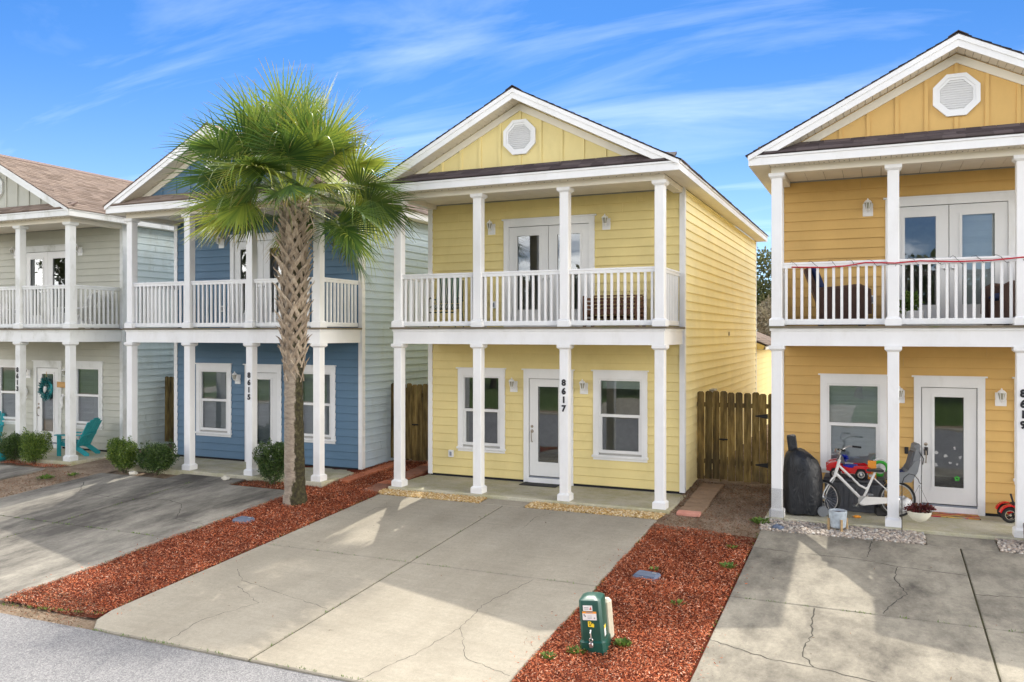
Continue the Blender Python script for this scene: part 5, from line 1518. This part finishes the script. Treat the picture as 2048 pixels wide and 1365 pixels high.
# ride-on toy car on the box
tc_ = empty('toy_car', (-.49, 15.72, .575), R(4), 'red ride-on toy car standing on the charcoal storage box', 'toy car')
tb = MB()
for s in (-1, 1):
    tb.prism([(-.36, .14), (-.36, .22), (-.30, .27), (-.18, .30), (-.10, .22), (.06, .19), (.10, .23), (.28, .24), (.36, .20), (.36, .13), (.28, .12), (.26, .19), (.14, .19), (.10, .10), (-.10, .10), (-.13, .19), (-.27, .19), (-.29, .13)], s*.17-.035, s*.17+.035, 'y')
tb.prism([(-.34, .12), (-.34, .25), (-.18, .29), (-.10, .20), (.1, .17), (.34, .20), (.34, .12)], -.135, .135, 'y')
tb.build('body', M['red'], tc_)
MB().bbox(-.08, .16, -.12, .12, .185, .225, .01).build('seat', M['blueplastic'], tc_)
MB().prism([(-.20, .285), (-.05, .24), (-.08, .36), (-.12, .38)], -.10, .10, 'y').build('windscreen', M['darkbox'], tc_)
for (x, s) in ((-.215, -1), (-.215, 1), (.20, -1), (.20, 1)):
    wh = MB().torus((x, s*.19, .09), .068, .026, (0, 1, 0), 22, 8).build('wheel', M['rubber'], tc_, True)
    rm = MB(); rm.torus((x, s*.212, .09), .052, .008, (0, 1, 0), 20, 6)
    rm.lathe([(.016, -.01), (.016, .012), (.004, .016)], 10, Matrix.Translation((x, s*.212, .09)) @ Matrix.Rotation(R(90)*s, 4, 'X'))
    for k in range(10):
        a = 2*math.pi*k/10; rm.tube([(x, s*.213, .09), (x+.052*math.cos(a), s*.213, .09+.052*math.sin(a))], .004, 4)
    rm.build('rim', M['chrome'], wh)
pm = MB(); rb = random.Random(2)
for k in range(160):
    d = Vector((rb.gauss(0, 1), rb.gauss(0, 1), rb.gauss(0, 1))).normalized(); s = d.orthogonal().normalized()*.008
    pm.add([s, -s, d*rb.uniform(.06, .095)], [(0, 1, 2)])
tag(pm.build('tinsel_ball', M['blueplastic'], None, loc=(-.55, 15.88, .89)), 'blue tinsel ball on the red toy car', 'toy')
ob = empty('carton', (-.105, 15.70, .577), R(-4), 'upright orange carton on the charcoal storage box', 'box')
MB().bbox(-.065, .065, -.045, .045, 0, .315, .002).build('box', M['orange'], ob)
MB().box(-.045, .045, -.0465, -.0455, .04, .085).build('label', M['sticker'], ob)
hp = empty('hoop_toy', (.02, 15.88, .577), R(10), 'green and white ring toy behind the orange carton', 'toy')
MB().torus((0, 0, .16), .12, .028, (0, 1, .1), 26, 8).build('ring', M['greenplastic2'], hp, True)
MB().torus((0, .01, .18), .155, .012, (0, 1, .1), 26, 6).build('rim', M['chairwhite'], hp, True)

# bicycle (local x from front hub to rear hub)
bk = empty('bicycle', (-.86, 15.16, 0), R(14.5), 'white step-through bicycle with grey child seat on the ochre porch', 'bicycle')
RW_ = .30; XR = 1.18
def wheel(x, steer, name):
    Mx = Matrix.Translation((x, 0, RW_+.002)) @ Matrix.Rotation(steer, 4, 'Z')
    ax = (Mx.to_3x3() @ Vector((0, 1, 0))); cc = Mx @ Vector((0, 0, 0))
    wv = MB().torus(cc, RW_-.02, .021, ax, 40, 8).build(name, M['rubber'], bk, True)
    MB().torus(cc, RW_-.048, .011, ax, 40, 6).build('rim', M['steel'], wv, True)
    sp = MB()
    for k in range(28):
        a = 2*math.pi*k/28; s = .028 if k % 2 else -.028
        sp.tube([Mx @ Vector((.02*math.cos(a+.5), s, .02*math.sin(a+.5))), Mx @ Vector((.245*math.cos(a), 0, .245*math.sin(a)))], .0014, 3)
    sp.build('spokes', M['steel'], wv)
    hb = MB(); hb.lathe([(.012, -.06), (.035, -.045), (.035, .045), (.012, .06)], 14, Mx @ Matrix.Rotation(R(90), 4, 'X')); hb.build('hub', M['steel'], wv, True)
    return Mx
ST = R(-38)
Mf = wheel(0, ST, 'front_wheel'); wheel(XR, 0, 'rear_wheel')
HT, HB_ = Vector((.255, 0, .93)), Vector((.185, 0, .68)); BBk, SC_ = Vector((.63, 0, .27)), Vector((.80, 0, .66))
fr = MB()
fr.tube([HT+Vector((.005, 0, .02)), HB_+Vector((-.006, 0, -.02))], .026, 12)
fr.tube([HB_.lerp(HT, .15), BBk], .025, 10)
fr.tube([HB_.lerp(HT, .72), Vector((.40, 0, .70)), Vector((.58, 0, .52)), Vector((.68, 0, .47)), Vector((.735, 0, .50))], .019, 10)
fr.tube([BBk, SC_+Vector((.03, 0, .09))], .021, 10)
for s in (-1, 1):
    fr.tube([SC_, Vector((XR, s*.055, RW_))], .010, 8); fr.tube([BBk, Vector((XR, s*.055, RW_))], .012, 8)
fr.build('frame', M['bikewhite'], bk, True)
fk = MB(); sd = Mf.to_3x3() @ Vector((0, 1, 0))
for s in (-1, 1): fk.tube([HB_+Vector((-.01, 0, -.02)), HB_+Vector((-.03, 0, -.06))+sd*s*.05, Vector((.04, 0, .42))+sd*s*.055, Vector((0, 0, RW_))+sd*s*.058], [.016, .014, .012, .009], 8)
fk.build('fork', M['bikewhite'], bk, True)
hbm = MB(); stp = HT+Vector((.02, 0, .10)); hbm.tube([HT, stp], .013, 8)
fwd = Mf.to_3x3() @ Vector((-1, 0, 0))
hl_ = []
for s in (-1, 1):
    pts = [stp+fwd*.03, stp+fwd*.05+sd*s*.10+Vector((0, 0, .06)), stp+sd*s*.24+Vector((0, 0, .13))-fwd*.03, stp+sd*s*.30+Vector((0, 0, .12))-fwd*.16]
    hbm.tube(pts, .011, 8); hl_.append((pts[-2].lerp(pts[-1], .4), pts[-1]-fwd*.06))
hbm.build('handlebar', M['steel'], bk, True)
for a, c2 in hl_: MB().tube([a, c2], .017, 8).build('grip', M['rubber'], bk, True)
MB().prism([(-.14, -.02), (-.13, .02), (.02, .075), (.12, .09), (.12, -.09), (.02, -.075), (-.13, -.02)], .76, .80, 'z', Matrix.Translation((.83, 0, 0))).build('saddle', M['black'], bk)
MB().tube([SC_+Vector((.03, 0, .08)), Vector((.85, 0, .77))], .012, 8).build('seat_post', M['steel'], bk, True)
cr = MB(); cr.tube([BBk+Vector((0, .06, 0)), BBk+Vector((-.09, .075, -.12))], .010, 6); cr.tube([BBk+Vector((0, -.06, 0)), BBk+Vector((.09, -.075, .12))], .010, 6)
cr.lathe([(.085, -.004), (.085, .004)], 24, Matrix.Translation(BBk+Vector((0, -.05, 0))) @ Matrix.Rotation(R(90), 4, 'X'))
cr.build('crank', M['steel'], bk, True)
for (p, s) in ((BBk+Vector((-.09, .12, -.12)), 1), (BBk+Vector((.09, -.12, .12)), -1)): MB().bbox(p.x-.045, p.x+.045, p.y-.045, p.y+.045, p.z-.012, p.z+.012, .004).build('pedal', M['greyplastic'], bk)
MB().prism([(.56, .23), (.66, .20), (1.14, .26), (1.15, .335), (.66, .345)], -.078, -.062, 'y').build('chain_guard', M['bikewhite'], bk)
MB().tube([(XR-.16, .06, .24), (XR-.20, .14, .02)], .008, 6).build('kickstand', M['steel'], bk, True)
ch = MB()
ch.prism([(1.00, .66), (1.06, .60), (1.34, .62), (1.42, .72), (1.52, 1.08), (1.50, 1.19), (1.44, 1.18), (1.36, .86), (1.28, .74), (1.02, .74)], -.15, .15, 'y')
ch = ch.build('child_seat', M['greyplastic'], bk)
for s in (-1, 1): MB().prism([(1.05, .60), (1.36, .62), (1.46, .80), (1.50, 1.0), (1.42, .98), (1.30, .80), (1.06, .76)], s*.16-.012, s*.16+.012, 'y').build('side_wing', M['greyplastic'], ch)
MB().bbox(-.12, .12, -.12, .12, -.03, .03, .02, Matrix.Translation((1.17, 0, .765))).build('seat_pad', M['cushion_blue'], ch)
MB().bbox(-.025, .025, -.12, .12, -.17, .17, .02, Matrix.Translation((1.385, 0, .96)) @ Matrix.Rotation(R(14), 4, 'Y')).build('back_pad', M['darkbox'], ch)
MB().bbox(-.05, .05, -.12, .12, -.05, .06, .03, Matrix.Translation((1.475, 0, 1.20)) @ Matrix.Rotation(R(10), 4, 'Y')).build('headrest', M['greyplastic'], ch)
MB().tube([(1.47, -.14, 1.15), (1.55, -.16, 1.02), (1.54, -.15, .92)], .009, 6).build('strap', M['black'], ch)
MB().tube([(1.04, -.06, .62), (.98, -.07, .60), (1.12, -.06, .33)], .007, 6).tube([(1.04, .06, .62), (.98, .07, .60), (1.12, .06, .33)], .007, 6).build('carrier', M['iron'], bk, True)
MB().tube([(.43, -.03, .66), (.47, -.05, .58), (.52, -.04, .50), (.50, -.03, .43)], .006, 6).build('lock_cable', M['black'], bk, True)

# planter with wooden legs in the pebbles
p = empty('planter', (-.60, 14.33, gz(14.33)), 0, 'grey-blue textured pot on wooden legs standing in the pebbles', 'planter')
MB().lathe([(.10, .05), (.122, .07), (.140, .30), (.138, .325), (.122, .325), (.118, .29)], 26, cap=False).lathe([(.001, .052), (.10, .05)], 26, cap=False).build('pot', M['zinc'], p, True)
MB().lathe([(.119, .285), (.06, .30), (.001, .295)], 20, cap=False).build('soil', [dirt('dark_soil', [(.3, (.03, .015, .01)), (.6, (.10, .04, .025))], 8, 40)], p)
for k in range(4):
    a = R(45+90*k)-.35; MB().box(-.014, .014, -.014, .014, -.03, .20, Matrix.Translation((.148*math.cos(a), .148*math.sin(a), 0)) @ Matrix.Rotation(a, 4, 'Z')).build('leg', M['bambooleg'], p)
# hanging bowl on a hook pole
hk = empty('hook_pole', (.335, 14.46, gz(14.5)), 0, 'thin black hook pole beside the middle ochre column', 'pole')
MB().tube([(0, 0, -.05), (0, 0, .78), (.03, .02, .88), (.10, .05, .94), (.18, .08, .92), (.235, .10, .85), (.25, .11, .80), (.27, .11, .785), (.285, .115, .80)], .006, 6).build('pole', M['iron'], hk, True)
hbw = empty('hanging_bowl', (.585, 14.57, .135), 0, 'cream bowl of dark red foliage hanging from the hook pole', 'planter')
MB().lathe([(.03, 0), (.10, .03), (.16, .10), (.185, .17), (.178, .17), (.15, .11)], 24, cap=False).build('bowl', M['bowl'], hbw, True)
link('foliage', leaf_cloud('foliage', [((0, 0, .20), (.17, .15, .07)), ((.1, 0, .21), (.12, .1, .06)), ((-.1, -.02, .19), (.12, .1, .07))], 520, .05, M['redleaf'], 6, .1), hbw)
MB().tube([(-.18, 0, .17), (0, 0, .58)], .002, 4).tube([(.18, 0, .17), (0, 0, .58)], .002, 4).tube([(0, -.18, .17), (0, 0, .58)], .002, 4).build('hanger', M['iron'], hbw)
# bag, shoe box, orange toy, corner pot, dark stone
def blob(r, seed, sq=(1, 1, 1), n=14):
    rb = random.Random(seed); mb = MB(); vs = []; fs = []
    for i in range(n+1):
        th = math.pi*i/n
        for k in range(n*2):
            a = math.pi*k/n; q = r*(1+.10*math.sin(3*a+th*4+seed)+.07*math.sin(5*th+2*a)+rb.uniform(-.03, .03))
            vs.append((q*math.sin(th)*math.cos(a)*sq[0], q*math.sin(th)*math.sin(a)*sq[1], q*math.cos(th)*sq[2]))
    for i in range(n):
        for k in range(2*n): fs.append((i*2*n+k, (i+1)*2*n+k, (i+1)*2*n+(k+1) % (2*n), i*2*n+(k+1) % (2*n)))
    return mb.add(vs, fs)
tag(blob(.15, 3, (1, .8, .95)).build('plastic_bag', [M['bagwhite']], None, True, loc=(.40, 15.83, .14)), 'crumpled white plastic bag behind the bicycle rear wheel', 'bag')
tag(MB().bbox(-.12, .12, -.09, .09, 0, .16, .02).build('crate', M['black'], None, loc=(.06, 15.52, .0), rot=(0, 0, .2)), 'small black box behind the bicycle pedals', 'box')
tag(blob(.05, 5, (1.3, .8, .45)).build('toy', [M['orange']], None, True, loc=(-.33, 15.13, .02)), 'small orange toy lying on the ochre porch slab', 'toy')
tag(MB().lathe([(.10, 0), (.15, .05), (.165, .30), (.16, .32), (.14, .32), (.135, .26)], 24, cap=True).build('pot', [M['greyplastic']], None, True, loc=(2.13, 14.42, gz(14.4))), 'dark grey pot cut off by the right picture edge', 'pot')
tag(blob(.075, 8, (1.2, .8, .6)).build('stone', [M['lid']], None, True, loc=(-1.50, 14.10, gz(14.1)+.03)), 'dark blue-grey stone at the corner of the ochre driveway', 'stone')
tag(blob(.085, 9, (1.2, .8, .6)).build('stone', [M['rock']], None, True, loc=(-12.99, 14.06, gz(14.1)+.03)), 'pale rock in the small bed before the blue porch', 'stone')
tag(blob(.085, 12, (1.3, .9, .6)).build('stone', [M['rock']], None, True, loc=(-15.45, 13.80, gz(13.8)+.03)), 'pale rock between the two shrubs before the blue porch', 'stone')
# red tricycle
tr = empty('tricycle', (2.16, 15.80, 0), R(5), 'red childs tricycle half hidden by the right ochre column', 'tricycle')
for (x, y) in ((-.20, -.05), (-.20, .24), (.32, .10)):
    wv = MB().torus((x, y, .13), .10, .032, (0, 1, 0), 26, 8).build('wheel', M['rubber'], tr, True)
    MB().torus((x, y-.022, .13), .075, .008, (0, 1, 0), 24, 6).lathe([(.02, 0), (.02, .02)], 10, Matrix.Translation((x, y-.01, .13)) @ Matrix.Rotation(R(90), 4, 'X')).build('rim', M['chrome'], wv, True)
    f = MB(); vs = []; fs = []
    for k in range(11):
        a = R(10+16*k); vs += [(x+.155*math.cos(a), y-.05, .14+.155*math.sin(a)), (x+.155*math.cos(a), y+.05, .14+.155*math.sin(a)), (x+.135*math.cos(a), y+.05, .14+.135*math.sin(a)), (x+.135*math.cos(a), y-.05, .14+.135*math.sin(a))]
    for k in range(10):
        for j in range(4): fs.append((4*k+j, 4*k+(j+1) % 4, 4*k+4+(j+1) % 4, 4*k+4+j))
    f.add(vs, fs).build('fender', M['red'], tr, True)
MB().tube([(-.20, .1, .13), (0, .1, .22), (.28, .1, .42)], .018, 8).tube([(-.2, -.05, .13), (-.2, .24, .13)], .012, 8).tube([(.32, .10, .13), (.28, .1, .42), (.26, .1, .55)], .014, 8).build('frame', M['red'], tr, True)
MB().tube([(.24, -.08, .56), (.26, .1, .55), (.24, .28, .56)], .012, 8).build('handlebar', M['black'], tr, True)
MB().bbox(-.16, .06, .02, .18, .27, .31, .015).build('seat', M['black'], tr)
MB().tube([(-.12, .1, .3), (-.16, .1, .45)], .016, 6).build('seat_back', M['black'], tr)
# things fixed to the ochre door and wall
OH = HS[3]
MB().bbox(.447-1.109-.032, .447-1.109+.032, YW-.055, YW-.02, .985, 1.105, .006).build('doorbell', M['black'], OH)
fd = [o for o in OH.children if o.name.startswith('front_door')][0]
MB().bbox(-.385, -.325, 1.515, 1.545, .98, 1.12, .006).build('keypad_lock', M['black'], fd)
fl = MB()
for k in range(5):
    a = 2*math.pi*k/5+.3; fl.lathe([(.007, 0), (.017, 0), (.017, .001), (.007, .0012)], 12, Matrix.Translation((.125+.028*math.cos(a), 1.5595, .60+.028*math.sin(a))) @ Matrix.Rotation(R(90), 4, 'X'), cap=False)
fl.build('flower_sticker', M['greenplastic2'], fd)
rb = random.Random(6)
for (x, z) in ((-.195, 1.03), (.09, 1.12), (.18, .965), (-.195, .82), (.125, .845), (-.05, .98), (.02, .87)):
    st = MB(); s0 = rb.uniform(.018, .034)
    for k in range(5):
        a = rb.uniform(0, 6.28); st.lathe([(.001, 0), (s0*.5, 0), (s0*.5, .0006), (.001, .0007)], 10, Matrix.Translation((x+s0*.6*math.cos(a), 1.5597-k*.0001, z+s0*.5*math.sin(a))) @ Matrix.Rotation(R(90), 4, 'X'), cap=False)
    st.build('white_sticker', M['stick2'], fd)

# ------------------------------------------------------------------ utility box and valve lids in the mulch
u = empty('utility_box', (-2.90, 8.92, gz(8.92)), R(6), 'leaning dark green utility pedestal with stickers in the right mulch strip', 'utility box')
u.rotation_euler = (R(1.5), R(-4.5), R(6))
mb = MB(); secs = [(-.05, .150, .172, 0), (.085, .148, .170, 0), (.10, .130, .150, 0), (.525, .126, .145, 0), (.545, .120, .138, 0), (.572, .07, .085, 0), (.578, .03, .04, 0)]
vs = []; fs = []; n = 24
for (z, rx, ry_, _) in secs:
    for k in range(n):
        a = 2*math.pi*(k+.5)/n; ca, sa = math.cos(a), math.sin(a); q = (abs(ca)**12+abs(sa)**12)**(-1/12)
        vs.append((rx*q*ca, ry_*q*sa, z))
for i in range(len(secs)-1):
    for k in range(n): fs.append((i*n+k, i*n+(k+1) % n, (i+1)*n+(k+1) % n, (i+1)*n+k))
fs.append(tuple((len(secs)-1)*n+k for k in range(n))); mb.add(vs, fs)
ub = mb.build('housing', M['green_plastic'], u, True)
MB().bbox(-.02, .165, .148, .28, 0, .46, .03).build('rear_box', M['beige'], u)
fy = -.1545
la = MB().box(-.075, .03, fy+.004, fy+.006, .435, .495).build('label', M['sticker'], u)
MB().prism([(-.005, .447), (.022, .447), (.012, .484)], fy+.0028, fy+.0036, 'y').build('logo', M['redprint'], la)
for k in range(2): MB().box(-.064, -.012, fy+.0028, fy+.0036, .452+k*.016, .458+k*.016).build('print_line', M['greyprint'], la)
lb = MB().box(-.085, .072, fy-.0022, fy-.0012, .335, .430).build('label', M['sticker'], u)
MB().box(-.085, .072, fy-.0032, fy-.0024, .408, .430).build('orange_band', M['orange'], lb)
MB().box(-.045, .032, fy-.0042, fy-.0034, .414, .424).build('print_line', M['greyprint'], lb)
for (x, z) in ((-.066, .392), (-.055, .378), (.048, .357)): MB().lathe([(.001, 0), (.009, 0), (.009, .0005), (.001, .0006)], 10, Matrix.Translation((x, fy-.0024, z)) @ Matrix.Rotation(R(90), 4, 'X'), cap=False).build('symbol', M['greyprint'], lb)
for k in range(3): MB().box(-.03, .02, fy-.0032, fy-.0024, .352+k*.014, .356+k*.014).build('print_line', M['greyprint'], lb)
cu = bpy.data.curves.new('letter', 'FONT'); cu.body = 'B'; cu.size = .085; cu.extrude = .0006; cu.offset = .002
ot = bpy.data.objects.new('letter', cu); COL.objects.link(ot); bpy.context.view_layer.update()
me = bpy.data.meshes.new_from_object(ot.evaluated_get(bpy.context.evaluated_depsgraph_get())); bpy.data.objects.remove(ot)
me.materials.clear(); me.materials.append(M['yellowprint'])
link('letter', me, u, (-.035, fy-.002, .262), (R(90), 0, 0))
MB().prism([(.004, .262), (.034, .255), (.038, .285), (.022, .302), (.006, .285)], fy-.002, fy-.001, 'y').build('paint_mark', M['yellowprint'], u)
lc = MB().box(.1290, .1302, -.08, -.005, .13, .25).build('label', M['sticker'], u)
MB().box(.1303, .1311, -.08, -.005, .215, .25).build('yellow_band', M['yellowprint'], lc)
pk = MB(); pk.tube([(-.005, fy, .225), (-.005, fy-.03, .20), (-.003, fy-.032, .15)], .008, 6); pk.torus((-.004, fy-.035, .125), .018, .006, (0, 1, 0), 14, 6); pk.bbox(-.026, .016, fy-.055, fy-.02, .045, .10, .006)
pk.build('padlock', M['steel'], u, True)
def lid(x, y, rz, label):
    e = empty('valve_lid', (x, y, gz(y)), rz, label, 'valve lid', 'valve box lids set in the mulch')
    e.rotation_euler = (math.atan(.0615), 0, rz)
    MB().bbox(-.17, .17, -.12, .12, -.05, .028, .02).build('frame', M['lid'], e)
    MB().bbox(-.15, .15, -.10, .10, .0285, .036, .004).build('lid', M['lid'], e)
    MB().bbox(.06, .12, .04, .07, .0362, .039, .001).build('marking', M['steel'], e)
lid(-10.36, 11.66, R(-4), 'blue-grey plastic valve lid in the left mulch strip')
lid(-2.93, 11.27, R(-8), 'blue-grey plastic valve lid in the right mulch strip')
